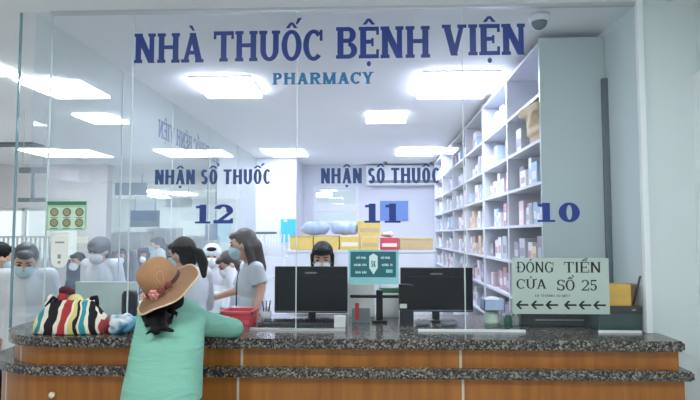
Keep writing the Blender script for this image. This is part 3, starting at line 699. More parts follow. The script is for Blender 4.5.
stock('red_box', 'red box with a white printed band on the cabinet top', 380, 399, .12, CY + .02, .2, 'redbox', band='offw', cat='box')
stock('long_carton', 'long tan carton at the right end of the cabinet top', 399.5, 433.5, .105, CY + .02, .3, 'tan', lid='yellow')
stock('stock_carton', 'upper yellow carton stacked behind number 11', 357.5, 381, .15, CY + .03, .22, 'yellow2' if 0 else 'yellow', z=max(zc_, zb_), band='tan')
stock('small_carton', 'small olive yellow carton at the upper left of the blue packs', 300, 312, .07, CY + .33, .16, 'yellow2', z=ct, cat='carton') 
def pillow_pack(name, label, px0, px1, h, Y, z, m):
    a = at(px0, 235, Y).x; b = at(px1, 235, Y).x; bm = bmesh.new()
    for k in range(9): ell(bm, (a + (b - a) * (.15 + .7 * random.random()), Y + .1 + random.uniform(-.05, .05), z + h * .5 + random.uniform(-.01, .01)), (b - a) * .22, .07, h * .45)
    ell(bm, ((a + b) / 2, Y + .1, z + h * .45), (b - a) * .5, .09, h * .42)
    bm = remeshed(bm, .012, 2); lo = min(v.co.z for v in bm.verts)
    for v in bm.verts: v.co.z += z + .0008 - lo
    tag(obj(name, bm, M[m]), label, 'pack')
pillow_pack('plastic_pack', 'pale blue plastic pack lying on the yellow cartons, left of the pair', 299, 327.5, .145, CY + .04, max(zt, za), 'bluepack')
pillow_pack('plastic_pack', 'pale blue plastic pack lying on the yellow cartons, right of the pair', 331.5, 357, .145, CY + .04, max(za, zb_), 'bluepack')
pillow_pack('paper_packet', 'white paper packet lying across the red box', 381, 393, .05, CY + .03, ct + .121, 'paper')
# things on the back walls
def wallbox(name, label, cat, px0, px1, py0, py1, Y, d, m):
    x0, x1, _, _, z0, z1 = pxbox(px0, px1, py0, py1, Y, d); return tag(obj(name, B(x0, x1, Y - d, Y, z0, z1), M[m]), label, cat)
o = thing('wall_folder', 'bright cyan folder hanging on the white wall left of the cartons', 'folder', tuple(at(289, 242, 9.28)))
x0, x1, _, _, z0, z1 = pxbox(281, 296, 219, 242, 9.29, 0); obj('cover', B(x0, x1, 9.27, 9.298, z0, z1), M['cyan'], o); obj('clip', B(x0 + .05, x0 + .1, 9.262, 9.27, z1 - .05, z1 - .01), M['prt'], o)
wallbox('wall_board', 'blue board on the back wall behind number 11', 'board', 380, 408, 201, 220.5, wy - .0005, .02, 'blue_b')
x0, x1, _, _, z0, z1 = pxbox(366, 437, 166.5, 186, wy, 0)
o = thing('air_conditioner', 'white wall air conditioner behind the second blue counter lettering', 'air conditioner', ((x0 + x1) / 2, wy, z0))
obj('casing', B(x0, x1, wy - .22, wy - .0005, z0, z1, bev=.03), M['white'], o); obj('louvre', B(x0 + .06, x1 - .06, wy - .228, wy - .21, z0 + .035, z0 + .085), M['grey'], o)
# white wire rack behind the standing staff
x0, x1, _, _, z0, z1 = pxbox(257, 285, 234, 262, 6.4, 0); o = thing('wire_rack', 'white wire rack with a dark top rail behind the standing staff woman', 'rack', ((x0 + x1) / 2, 6.4, 0))
for sx in (x0, x1 - .02):
    for y in (6.4, 6.75): obj('post', B(sx, sx + .02, y, y + .02, 0, z1), M['white2'], o)
for z in (.3, .7, 1.0, 1.25):
    bm = bmesh.new()
    for k in range(10): a = x0 + .02 + (x1 - x0 - .04) * k / 9; box(bm, a - .004, a + .004, 6.42, 6.75, z - .004, z + .004)
    box(bm, x0 + .02, x1 - .02, 6.405, 6.415, z - .01, z + .01); obj('wire_shelf', bm, M['white2'], o)
obj('top_rail', B(x0 - .02, x1 - .1, 6.395, 6.425, z1, z1 + .025), M['darkstrip'], o)
bm = bmesh.new()
for k in range(9): a = x0 + .03 + (x1 - x0 - .06) * k / 8; cone(bm, (a, 6.405, 1.26), (a + .02, 6.405, z1), .004, .004, 6)
obj('wire_front', bm, M['white2'], o)

# ================================================================== MONITORS AND DESK THINGS
def monitor(label, px0, px1, py0, py1, Y, neckpx):
    x0, x1, _, _, z0, z1 = pxbox(px0, px1, py0, py1, Y, .03); cx = at(neckpx, py1, Y).x
    o = thing('monitor', label, 'monitor', (cx, Y, TZ))
    bm = B(x0, x1, Y, Y + .028, z0, z1, bev=.006); sh_ = obj('shell', bm, M['screen'], o)
    obj('rear_cover', B(x0 + .035, x1 - .035, Y - .004, Y + .002, z0 + .03, z1 - .055, bev=.003), M['screen'], o)
    bm = bmesh.new()
    for k in range(8): a = (x0 + x1) / 2 - .035 + k * .009; box(bm, a, a + .006, Y - .0008, Y, z1 - .043, z1 - .033)
    obj('logo_mark', bm, M['mark'], o)
    obj('chin_strip', B(x0 + .004, x1 - .004, Y - .001, Y + .002, z0 + .006, z0 + .012), M['grey'], o)
    obj('neck', B(cx - .022, cx + .022, Y + .0, Y + .03, TZ + .012, z0 + .03, bev=.004), M['black'], o)
    bm = bmesh.new(); prism(bm, [(cx + .11 * math.cos(R(a)), Y + .01 + .075 * math.sin(R(a))) for a in range(0, 360, 15)], TZ, TZ + .012); obj('stand_base', bm, M['black'], o)
monitor('black monitor left of the teal poster, rear shell towards us', 274.5, 347.5, 266.5, 313, 3.46, 312)
monitor('black monitor right of the teal poster, rear shell towards us', 400.5, 473, 267.5, 312, 3.46, 436)
def desk(name, label, cat, px0, px1, py0, Y, d, m, bev=.004, z=TZ):
    a = at(px0, 315, Y).x; b = at(px1, 315, Y).x; zt = at((px0 + px1) / 2, py0, Y).z
    return tag(obj(name, B(a, b, Y, Y + d, z + .0003, zt, bev=bev), M[m]), label, cat)
# keyboard-like dark tray with a white label below the left monitor
a = at(258, 315, 3.24).x; b = at(346, 315, 3.24).x
o = thing('keyboard', 'dark keyboard lying in front of the left monitor', 'keyboard', ((a + b) / 2, 3.27, TZ))
obj('body', B(a, b, 3.22, 3.35, TZ, TZ + .022, bev=.005), M['dark'], o)
bm = bmesh.new()
for r_ in range(4):
    for c_ in range(20): xx = a + .02 + (b - a - .04) * c_ / 20; box(bm, xx, xx + .018, 3.23 + r_ * .028, 3.252 + r_ * .028, TZ + .022, TZ + .028)
obj('keys', bm, M['black'], o)
lab = desk('label_box', 'small white box beside the keyboard under the left monitor', 'box', 334, 345.5, 316, 3.19, .025, 'paper')
# pen cup
p = at(266, 322, 3.42); o = thing('pen_cup', 'small white cup of pens left of the left monitor', 'cup', (p.x, 3.42, TZ)); bm = bmesh.new(); lathe(bm, [(.001, TZ), (.028, TZ), (.032, TZ + .06), (.029, TZ + .06), (.026, TZ + .004), (.001, TZ + .004)], c=(p.x, 3.42, 0)); obj('cup', bm, M['white'], o)
for k in range(3): bm = bmesh.new(); cone(bm, (p.x + .008 * (k - 1), 3.42, TZ + .008), (p.x + .022 * (k - 1), 3.42 + .01 * k, TZ + .12), .004, .004, 8); obj('pen', bm, M[('navy', 'brown', 'black')[k]], o)
# black T-shaped stand between the monitors
p = at(379.5, 326, 3.4); o = thing('desk_stand', 'black T-shaped stand rising between the two monitors', 'stand', (p.x, 3.4, TZ))
zt = at(380, 290, 3.4).z; zb_ = at(380, 297, 3.4).z; xl = at(350, 295, 3.4).x; xr = at(400, 295, 3.4).x
obj('foot', B(p.x - .045, p.x + .045, 3.36, 3.46, TZ, TZ + .014, bev=.004), M['black'], o); obj('post', B(p.x - .02, p.x + .02, 3.39, 3.43, TZ + .014, zt, bev=.006), M['black'], o); obj('crossbar', B(xl, xr, 3.395, 3.42, zb_ - .006, zb_ + .012, bev=.004), M['black'], o)
# paper stacks and books behind it
desk('paper_stack', 'pale paper stack standing under the teal poster, left half', 'papers', 349, 375, 284, 3.62, .05, 'paper')
desk('white_box', 'white box behind the black stand, right half under the poster', 'box', 382, 399, 293, 3.60, .08, 'paper')
a = at(379, 290, 3.60).x; b = at(399, 290, 3.60).x; zz = at(390, 293, 3.60).z
tag(obj('green_book', B(a, b, 3.602, 3.67, zz + .0005, at(390, 288, 3.6).z, bev=.002), M['green_b']), 'green book lying on the white box behind the black stand', 'book')
o = thing('tag_roll', 'grey holder with a red strip left of the black stand', 'holder', (at(357, 320, 3.36).x, 3.36, TZ)); x0 = at(352, 310, 3.36).x; x1 = at(370, 310, 3.36).x
obj('body', B(x0, x1, 3.36, 3.385, TZ, at(360, 308, 3.36).z, bev=.004), M['grey'], o); obj('red_strip', B(at(355, 310, 3.36).x, at(359, 310, 3.36).x, 3.354, 3.36, TZ + .02, at(357, 303, 3.36).z), M['redtag'], o)
# card terminal
x0 = at(399, 300, 3.3).x; x1 = at(417, 300, 3.3).x; zt = at(405, 284.5, 3.3).z; zb_ = at(405, 310, 3.3).z
o = thing('card_terminal', 'black rounded terminal with a white label in front of the right monitor', 'terminal', ((x0 + x1) / 2, 3.3, TZ))
bm = bmesh.new(); pts = [(x0, zb_), (x1, zb_), (x1, zt - .05)] + [(x1 - .05 + .05 * math.cos(R(a)), zt - .05 + .05 * math.sin(R(a))) for a in range(15, 91, 15)] + [(x0, zt)]
A = [bm.verts.new((x, 3.3, z)) for x, z in pts]; Bv = [bm.verts.new((x, 3.35, z)) for x, z in pts]; n = len(pts)
for i in range(n): bm.faces.new((A[i], A[(i + 1) % n], Bv[(i + 1) % n], Bv[i]))
bm.faces.new(A); bm.faces.new(Bv[::-1]); obj('body', bm, M['black'], o); obj('foot', B(x0 + .005, x1 - .02, 3.29, 3.36, TZ, zb_, bev=.004), M['dark'], o); obj('white_label', B(x0 + .004, x0 + .045, 3.298, 3.3, zb_ + .01, zb_ + .035), M['paper'], o)
for k, (q0, q1, lb) in enumerate(((414, 432, 'grey rounded mouse left of the right monitor neck'), (440, 458, 'grey rounded mouse right of the right monitor neck'))):
    a = at(q0, 324, 3.3); b = at(q1, 324, 3.3); bm = bmesh.new(); ell(bm, ((a.x + b.x) / 2, 3.3, TZ + .014), (b.x - a.x) / 2, .035, .0165)
    for v in bm.verts: v.co.z = max(v.co.z, TZ + .0003)
    tag(obj('computer_mouse', bm, M['grey']), lb, 'mouse')
# jars and tray right of the monitor
o = thing('medicine_jar', 'pale green medicine jar under the blue tray', 'jar', (at(493, 328, 3.3).x, 3.3, TZ)); x0 = at(484.5, 320, 3.3).x; x1 = at(499, 320, 3.3).x; cx = (x0 + x1) / 2; r_ = (x1 - x0) / 2; zt = at(492, 310, 3.3).z
bm = bmesh.new(); lathe(bm, [(.001, TZ), (r_, TZ), (r_, zt - .015), (r_ * .9, zt), (.001, zt)], c=(cx, 3.3, 0)); obj('body', bm, M['jar'], o); bm = bmesh.new(); lathe(bm, [(r_ + .0012, TZ + .02), (r_ + .0012, TZ + .07)], c=(cx, 3.3, 0)); obj('paper_label', bm, M['green_l'], o)
x0 = at(483, 305, 3.28).x; x1 = at(503.5, 305, 3.28).x; zb_ = zt + .0006; z2 = at(493, 299, 3.28).z
bm = bmesh.new(); box(bm, x0, x1, 3.24, 3.37, zb_, zb_ + .006); 
for q in ((x0, x0 + .005, 3.24, 3.37), (x1 - .005, x1, 3.24, 3.37), (x0, x1, 3.24, 3.245), (x0, x1, 3.365, 3.37)): box(bm, q[0], q[1], q[2], q[3], zb_, z2)
tag(obj('blue_tray', bm, M['bluetray']), 'pale blue tray resting on the green jar', 'tray')
bm = bmesh.new(); ell(bm, ((x0 + x1) / 2, 3.305, z2 - .01), .05, .05, .022); tag(obj('white_packet', remeshed(bm, .008), M['paper']), 'white packet lying in the pale blue tray', 'packet')
for k, (q0, q1, m_, lb) in enumerate(((499.5, 503.5, 'white', 'thin white bottle touching the green jar'), (504, 512, 'green_b', 'green bottle between the white bottle and the notice'), (512.5, 519, 'jar', 'pale bottle half hidden by the notice corner'))):
    a = at(q0, 320, 3.33).x; b = at(q1, 320, 3.33).x; c = (a + b) / 2; r_ = (b - a) / 2; o = thing('bottle', lb, 'bottle', (c, 3.33, TZ), 'small bottles beside the jar'); hz = at(505, 312, 3.33).z
    bm = bmesh.new(); lathe(bm, [(.001, TZ), (r_, TZ), (r_, hz - .03), (r_ * .5, hz - .015), (r_ * .5, hz - .012), (.001, hz - .012)], c=(c, 3.33, 0), n=16); obj('body', bm, M[m_], o); bm = bmesh.new(); lathe(bm, [(r_ * .55, hz - .014), (r_ * .55, hz), (.001, hz)], c=(c, 3.33, 0), n=14); obj('cap', bm, M['white'], o)
# low dark equipment behind the notice
a = at(521, 322, 3.3).x; b = at(598, 322, 3.3).x
o = thing('label_printer', 'black printer sitting low behind the payment notice', 'printer', ((a + b) / 2, 3.3, TZ)); obj('body', B(a, b, 3.3, 3.5, TZ, TZ + .085, bev=.01), M['dark'], o); obj('lid', B(a + .01, b - .01, 3.31, 3.49, TZ + .085, TZ + .1, bev=.004), M['black'], o); obj('paper_slot', B(a + .08, b - .08, 3.296, 3.3, TZ + .03, TZ + .04), M['grey'], o)
EY = GY + .03
a = at(599, 320, EY).x; zt = at(620, 306, EY).z
o = thing('equipment_box', 'dark grey glossy case under the yellow box at the right wall', 'case', ((a + RX) / 2, EY, TZ)); obj('body', B(a, RX - .006, EY, EY + .16, TZ, zt - .04, bev=.006), M['teal_case'], o); obj('lid', B(a, RX - .006, EY - .005, EY + .165, zt - .04, zt, bev=.005), M['dark'], o); obj('badge', B(RX - .06, RX - .04, EY - .0065, EY - .005, zt - .025, zt - .015), M['mark'], o)
a = at(606, 295, EY).x; b = at(631.5, 295, EY).x; z2 = at(620, 284.5, EY).z; o = thing('yellow_box', 'bright yellow box lying on the dark case beside the notice', 'box', ((a + b) / 2, EY + .05, zt)); obj('body', B(a, b, EY + .004, EY + .10, zt + .0003, z2, bev=.004), M['yellow2'], o)
for k in range(2): obj('printed_line', B(a + .02, b - .02, EY + .003, EY + .004, zt + .03 + .03 * k, zt + .036 + .03 * k), M['tan'], o)
a = at(632.5, 295, EY).x + .004; b = RX - .006; tag(obj('brown_box', B(a, b, EY + .035, EY + .11, zt + .0003, at(638, 285, EY).z, bev=.003), M['brown']), 'brown carton between the yellow box and the wall', 'box')
bm = bmesh.new(); pa = at(630, 305, EY); pb = at(646, 276, EY); cone(bm, (a + .004, EY + .012, zt + .006), (RX - .007, EY + .006, pb.z), .0055, .0055, 10); tag(obj('wooden_stick', bm, M['darkvest']), 'thin dark stick leaning against the wall over the yellow box', 'stick')

# red basket
a = at(222, 312, 3.3).x; b = at(254, 312, 3.3).x; zt = at(238, 310.5, 3.3).z
o = thing('plastic_basket', 'red plastic basket on the counter behind the elbow of the woman in mint', 'basket', ((a + b) / 2, 3.35, TZ))
bm = bmesh.new(); ta = .012
for k in range(16):
    for zz_ in (0,):
        pass
def slat_wall(bm, p0, p1, z0, z1, n):
    p0 = Vector(p0); p1 = Vector(p1)
    for k in range(n):
        q = p0.lerp(p1, (k + .5) / n); box(bm, q.x - .004, q.x + .004, q.y - .004, q.y + .004, z0, z1)
x0, x1, y0, y1 = a + .012, b - .012, 3.27, 3.43
box(bm, x0, x1, y0, y1, TZ + .0003, TZ + .006)
for (p0, p1, n) in (((x0, y0, 0), (x1, y0, 0), 11), ((x0, y1, 0), (x1, y1, 0), 11), ((x0, y0, 0), (x0, y1, 0), 9), ((x1, y0, 0), (x1, y1, 0), 9)): slat_wall(bm, p0, p1, TZ, zt, n)
for zz_ in (TZ + .03, TZ + .055):
    for q in ((x0 - .003, x0 + .003, y0, y1), (x1 - .003, x1 + .003, y0, y1), (x0, x1, y0 - .003, y0 + .003), (x0, x1, y1 - .003, y1 + .003)): box(bm, *q, zz_, zz_ + .012)
obj('lattice', bm, M['red_p'], o); bm = bmesh.new()
for q in ((a, a + .018, y0 - .012, y1 + .012), (b - .018, b, y0 - .012, y1 + .012), (a, b, y0 - .012, y0 + .006), (a, b, y1 - .006, y1 + .012)): box(bm, *q, zt - .018, zt, bev=.003)
obj('rim', bm, M['red_p'], o)
# pale green low screen and dark bin inside
a = at(74, 300, 3.62).x; b = at(138, 300, 3.62).x; zt = at(110, 283, 3.62).z
o = thing('desk_screen', 'pale green low screen standing on the counter behind the striped bag', 'screen', ((a + b) / 2, 3.62, TZ)); obj('panel', B(max(a, GX + .006), b, 3.61, 3.63, TZ, zt, bev=.004), M['palegreen'], o); obj('edge_strip', B(max(a, GX + .006), b, 3.607, 3.633, zt - .004, zt + .008, bev=.002), M['white2'], o)
p = at(129.5, 312, 3.46); bm = bmesh.new(); r_ = abs(at(137, 300, 3.46).x - at(122, 300, 3.46).x) / 2; zt = at(130, 290, 3.46).z
lathe(bm, [(.001, TZ + .0003), (r_ * .85, TZ + .0003), (r_, TZ + .05), (r_, zt - .03), (r_ * .8, zt - .005), (.001, zt)], c=(p.x, 3.46, 0)); tag(obj('dark_canister', bm, M['dark']), 'dark grey rounded canister in front of the pale green screen', 'canister')

# ================================================================== BAGS ON THE COUNTER
a = at(33, 335, 2.97).x; b = at(106, 335, 2.97).x; cx = (a + b) / 2; hw_ = (b - a) / 2; z1 = at(70, 302, 2.97).z
BY = 2.985
o = thing('striped_tote', 'striped cloth bag, colourful and gathered, on the left end of the counter', 'bag', (cx, BY, TZ))
bm = bmesh.new(); N = 40
prof = [(0, .97, .080), (.05, 1.0, .085), (.3, .96, .085), (.55, .86, .078), (.8, .72, .066), (1.0, .60, .050), (1.06, .5, .03)]
rings = []
for v_, sx, dy in prof:
    ring = []
    for i in range(N):
        t = 2 * math.pi * i / N; c_, s_ = math.cos(t), math.sin(t)
        k = 1 + .05 * math.sin(5 * t + v_ * 4) * (v_ > .02) + .03 * math.sin(11 * t)
        xx = math.copysign(abs(c_) ** .75, c_) * hw_ * sx * k; yy = math.copysign(abs(s_) ** .75, s_) * dy * k
        ring.append(bm.verts.new((cx + xx + hw_ * .06 * v_, BY + yy, TZ + .001 + (z1 - TZ) * v_)))
    rings.append(ring)
for A, Bv in zip(rings, rings[1:]):
    for i in range(N): f = bm.faces.new((A[i], A[(i + 1) % N], Bv[(i + 1) % N], Bv[i])); f.smooth = True
bm.faces.new(rings[0][::-1]); bm.faces.new(rings[-1])
obj('bag_body', bm, M['stripes'], o)
def lump(part, m, pts, label=None):
    bm = bmesh.new()
    for px, py, rx, rz in pts:
        q = at(px, py, BY); s_ = BY / F; ell(bm, (q.x, BY + random.uniform(-.01, .01), q.z), rx * s_, min(rx, 7) * s_ * .9, rz * s_)
    ob = obj(part, remeshed(bm, .005, 2), M[m], o)
    if label: ob['label'] = label
lump('cloth_knot', 'burg', [(65, 289.5, 6, 3.5), (70, 292, 4.5, 3.5), (62, 292, 4, 3)], 'burgundy cloth fold on top')
lump('cloth_knot', 'red', [(63, 298, 5, 6), (60, 302, 4, 5)], 'red cloth fold')
lump('cloth_knot', 'cream', [(75, 299, 7, 5), (80, 304, 6, 6), (71, 303, 4, 5)], 'cream yellow cloth fold')
lump('cloth_knot', 'offw', [(52, 299, 4, 5), (50, 304, 5, 4)], 'off-white cloth fold')
lump('cloth_knot', 'offw', [(88, 303, 4, 5), (86, 307, 5, 4)], 'off-white cloth fold')
bm = bmesh.new(); q = [at(px, py, BY) for px, py in ((90, 306), (91.5, 298), (96.5, 297), (97.5, 303), (97, 310))]; tube(bm, q, .011); obj('handle', remeshed(bm, .005), M['black'], o)['label'] = 'black handle loop'
bm = bmesh.new(); q = [at(px, py, BY - .03) for px, py in ((46, 306), (53, 297), (56, 299), (54, 306))]; tube(bm, q, .008); obj('handle', remeshed(bm, .004), M['black'], o)['label'] = 'black handle loop'
# printed plastic bag
bm = bmesh.new(); a = at(109, 330, 2.985).x; b = at(139, 330, 2.985).x; zt = at(120, 313, 2.985).z
for k in range(26):
    u = random.random(); hgt = (zt - TZ) * (1 - .5 * abs(u - .65)); r_ = random.uniform(.02, .04)
    ell(bm, (a + .02 + (b - a - .04) * u, 2.985 + random.uniform(-.04, .04), TZ + .015 + random.random() * max(.01, hgt - .035)), r_ * 1.3, r_, r_ * .6, rot=Euler((random.uniform(-.8, .8), random.uniform(-.8, .8), random.uniform(0, 3))).to_matrix())
ell(bm, ((a + b) / 2, 2.985, TZ + .03), (b - a) * .45, .05, .035)
bm = remeshed(bm, .006, 1); lo = min(v.co.z for v in bm.verts)
for v in bm.verts: v.co.z += TZ + .0005 - lo
tag(obj('plastic_bag', bm, M['bag']), 'crumpled white and blue plastic bag beside the striped cloth bag', 'bag')

# ================================================================== HALL BACKGROUND
p0 = at(20, 171, 5.6); p1 = at(46, 171, 5.6)
o = thing('hanging_bracket', 'dark I-shaped hanging bracket seen through the left glass', 'hanging sign', ((p0.x + p1.x) / 2, 5.6, p0.z))
z1 = at(33, 167.5, 5.6).z; z2 = at(33, 173, 5.6).z; z3 = at(33, 198, 5.6).z; z4 = at(33, 202, 5.6).z; cx = at(33, 185, 5.6).x
obj('upper_bar', B(p0.x, p1.x, 5.58, 5.62, z2, z1), M['darkstrip'], o); obj('lower_bar', B(p0.x, p1.x, 5.58, 5.62, z4, z3), M['darkstrip'], o); obj('rod', B(cx - .012, cx + .012, 5.588, 5.612, z3, z2), M['darkstrip'], o)
for s_ in (p0.x + .03, p1.x - .03): bm = bmesh.new(); cone(bm, (s_, 5.6, z1), (s_, 5.6, CZ), .003, .003, 6); obj('wire', bm, M['rail'], o)
def hang(name, label, cat, px0, px1, py0, py1, Y, m):
    x0, x1, _, _, z0, z1 = pxbox(px0, px1, py0, py1, Y, .05); o = thing(name, label, cat, ((x0 + x1) / 2, Y, z0))
    obj('panel', B(x0, x1, Y, Y + .06, z0, z1), M[m], o)
    for s_ in (.15, .85): bm = bmesh.new(); q = x0 + (x1 - x0) * s_; cone(bm, (q, Y + .03, z1), (q, Y + .03, CZ), .012, .012, 6); obj('rod', bm, M['rail'], o)
hang('hanging_sign', 'pale blue hanging sign board at the first glass joint', 'sign', 115, 146, 183, 195, 11.5, 'screenblue')
hang('hanging_screen', 'dark teal screen hanging far down the hall', 'screen', 130, 159, 210.5, 227, 15, 'screendark')
hang('hanging_sign', 'pale grey hanging sign board just left of number 12', 'sign', 166, 192, 198, 207, 15, 'wall')
hang('hanging_sign', 'pale blue hanging panel under number 12', 'sign', 205, 217, 224, 240, 12, 'screenblue')
# railing in front of the bright window
o = thing('railing', 'white railing in front of the bright window at far left', 'railing', (a0 + 2, 9.4, 0)); zr = at(30, 236, 9.4).z
obj('top_rail', B(a0, a1, 9.38, 9.42, zr - .03, zr), M['rail'], o); obj('bottom_rail', B(a0, a1, 9.38, 9.42, .12, .15), M['rail'], o)
nb_ = 34
for k in range(nb_): x = a0 + .03 + (a1 - a0 - .06) * k / (nb_ - 1); obj('baluster', B(x - .012, x + .012, 9.388, 9.412, .15 if 0 < k < nb_ - 1 else 0, zr - .03), M['rail'], o)
# white lockers along the far hall
for k, (q0, q1, py, Y, lb) in enumerate(((108, 142, 232, 13, 'white hall cabinet left of the hat'), (146, 176, 228, 14, 'white hall cabinet above the hat'), (180, 214, 236, 13.5, 'white hall cabinet between two dark-haired heads'))):
    x0 = at(q0, 240, Y).x; x1 = at(q1, 240, Y).x; z1 = at((q0 + q1) / 2, py, Y).z
    o = thing('hall_cabinet', lb, 'cabinet', ((x0 + x1) / 2, Y, 0)); obj('body', B(x0, x1, Y, Y + .5, 0, z1), M['white2'], o)
    for j in range(3): aa = x0 + (x1 - x0) * j / 3; obj('door', B(aa + .015, aa + (x1 - x0) / 3 - .015, Y - .015, Y, .1, z1 - .06), M['wall'], o)

# ================================================================== PEOPLE
def head_blobs(bm, c, f, u, k=1.0):
    r = f.cross(u).normalized(); rot = Matrix((r, f, u)).transposed()
    def P(x, y, z): return c + rot @ Vector((x * k, y * k, z * k))
    ell(bm, P(0, -.008, .015), .073 * k, .092 * k, .098 * k, rot); ell(bm, P(0, .026, -.05), .055 * k, .058 * k, .062 * k, rot); ell(bm, P(0, .06, -.09), .022 * k, .02 * k, .016 * k, rot)
    cap(bm, P(0, .084, .012), P(0, .101, -.02), .008 * k, .013 * k, 8)
    ell(bm, P(0, .082, -.056), .022 * k, .010 * k, .008 * k, rot)
    for s in (-1, 1): ell(bm, P(s * .075, -.008, -.012), .010 * k, .020 * k, .030 * k, rot)
    return P, rot
def hand_blobs(bm, w, d, n, side, curl=.5, k=1.0):
    """wrist w, pointing along d, palm normal n; side = +1 thumb on d x n"""
    d = d.normalized(); n = (n - d * n.dot(d)).normalized(); s = d.cross(n).normalized() * side
    rot = Matrix((s, d, n)).transposed()
    ell(bm, w + d * .045 * k, .037 * k, .052 * k, .014 * k, rot)
    for i, (o_, L) in enumerate(((.030, .066), (.010, .075), (-.011, .070), (-.031, .055))):
        p0 = w + d * .082 * k + s * o_ * k; ang = curl * .6
        d1 = (d * math.cos(ang) + n * math.sin(ang) + s * o_ * 1.5).normalized(); p1 = p0 + d1 * L * .5 * k
        d2 = (d * math.cos(ang * 2.4) + n * math.sin(ang * 2.4) + s * o_ * 1.5).normalized(); p2 = p1 + d2 * L * .5 * k
        cap(bm, w + d * .05 * k + s * o_ * .9 * k, p0, .0095 * k, .0085 * k, 8); cap(bm, p0, p1, .0085 * k, .0078 * k, 8); cap(bm, p1, p2, .0078 * k, .0066 * k, 8)
    p0 = w + d * .022 * k + s * .026 * k; p1 = p0 + (s * .8 + d * .7 + n * .2).normalized() * .036 * k; p2 = p1 + (d * .9 + s * .35 + n * .35).normalized() * .030 * k
    cap(bm, p0, p1, .012 * k, .0095 * k, 8); cap(bm, p1, p2, .0095 * k, .0075 * k, 8)
def person(label, pos, face, H=1.58, lean=0, headf=None, headu=None, arms=None, coat='coat', sleeves='short', hair='hair', style='ponytail', mask='mask', cap_m=None, trousers='trousers', head_at=None, vox=.009, coat_len=.30, extra=None):
    """face = angle of the facing direction (0 = +Y, counter-clockwise); arms = {'L': (elbow, wrist), 'R': ...} in body axes"""
    k = H / 1.6; base = Vector((pos[0], pos[1], 0)); Rz = Matrix.Rotation(face, 3, 'Z')
    hip = Vector((0, 0, .88 * k))
    Lr = Matrix.Rotation(-lean, 3, 'X')
    def W(x, y, z, up=False):
        p = Vector((x, y, z)) * k
        if up: p = hip + Lr @ (p - hip)
        return base + Rz @ p
    hc = Vector(head_at) if head_at else W(0, .03, 1.485, True)
    f = Vector(headf).normalized() if headf else (Rz @ Vector((0, 1, -.1))).normalized()
    u = Vector(headu) if headu else Vector((0, 0, 1)); u = (u - f * u.dot(f)).normalized()
    o = thing('person', label, 'person', base)
    neck = W(0, -.005, 1.33, True)
    sh_ = {s: W(s * .155, 0, 1.275, True) for s in (-1, 1)}
    dflt = {-1: (W(-.20, -.02, 1.02, True), W(-.19, .06, .80, True)), 1: (W(.20, -.02, 1.02, True), W(.19, .06, .80, True))}
    el, wr = {}, {}
    for s, key in ((-1, 'L'), (1, 'R')):
        if arms and key in arms: el[s], wr[s] = [Vector(q) for q in arms[key]]
        else: el[s], wr[s] = dflt[s]
    rot = Rz @ Lr
    bm = bmesh.new(); P, hrot = head_blobs(bm, hc, f, u)
    cap(bm, neck - Vector((0, 0, .03)), hc - u * .05 - f * .015, .052 * k, .047 * k)
    ell(bm, W(0, 0, 1.17, True), .150 * k, .095 * k, .17 * k, rot); ell(bm, W(0, 0, 1.0, True), .125 * k, .09 * k, .14 * k, rot); ell(bm, W(0, -.01, .89), .155 * k, .108 * k, .12 * k, Rz)
    for s in (-1, 1):
        cap(bm, W(s * .04, 0, 1.29, True), sh_[s], .05 * k, .052 * k); cap(bm, sh_[s], el[s], .048 * k, .037 * k); cap(bm, el[s], wr[s], .037 * k, .026 * k)
        cap(bm, W(s * .085, 0, .86), W(s * .09, .01, .46), .082 * k, .056 * k); cap(bm, W(s * .09, .01, .46), W(s * .09, -.01, .09), .054 * k, .036 * k); cap(bm, W(s * .09, -.02, .04), W(s * .095, .13, .03), .036 * k, .026 * k)
        hand_blobs(bm, wr[s], wr[s] - el[s], Rz @ Vector((-s, .3, -.3)), s, .5, k)
    bm = remeshed(bm, vox, 3, .45)
    for v in bm.verts: v.co.z = max(v.co.z, .001)
    obj('body', bm, M['skin'], o)
    # coat
    bm = bmesh.new()
    ell(bm, W(0, 0, 1.16, True), .168 * k, .115 * k, .185 * k, rot); ell(bm, W(0, 0, 1.0, True), .148 * k, .110 * k, .16 * k, rot)
    cone(bm, W(0, 0, .98), W(0, 0, .88 - coat_len), .150 * k, .185 * k, 20)
    for s in (-1, 1):
        cap(bm, W(s * .03, 0, 1.275, True), sh_[s], .06 * k, .062 * k)
        if sleeves == 'short': cap(bm, sh_[s], sh_[s].lerp(el[s], .2), .060 * k, .06 * k); cone(bm, sh_[s], sh_[s].lerp(el[s], .82), .06 * k, .062 * k)
        else: cap(bm, sh_[s], el[s], .060 * k, .052 * k); cone(bm, el[s], el[s].lerp(wr[s], .95), .052 * k, .045 * k)
    cone(bm, W(0, 0, 1.27, True), W(0, -.004, 1.335, True), .075 * k, .062 * k)
    obj('coat', remeshed(bm, vox, 3, .4), M[coat], o)
    bm = bmesh.new()
    ell(bm, W(0, -.01, .88), .163 * k, .117 * k, .12 * k, Rz)
    for s in (-1, 1): cap(bm, W(s * .085, 0, .86), W(s * .09, .01, .46), .09 * k, .07 * k); cone(bm, W(s * .09, .01, .46), W(s * .09, -.01, .10), .07 * k, .06 * k)
    obj('trousers', remeshed(bm, .012, 3), M[trousers], o)
    for s in (-1, 1):
        bm = bmesh.new(); cap(bm, W(s * .09, -.03, .045), W(s * .098, .14, .036), .042 * k, .036 * k); bm = remeshed(bm, .008)
        for v in bm.verts: v.co.z = max(v.co.z, .0003)
        obj('shoe', bm, M['shoe'], o)
    # hair, cap, mask, eyes
    bm = bmesh.new()
    ell(bm, P(0, -.026, .030), .083, .094, .098, hrot); ell(bm, P(0, -.05, -.03), .076, .062, .075, hrot); ell(bm, P(0, .045, .078), .055, .045, .03, hrot)
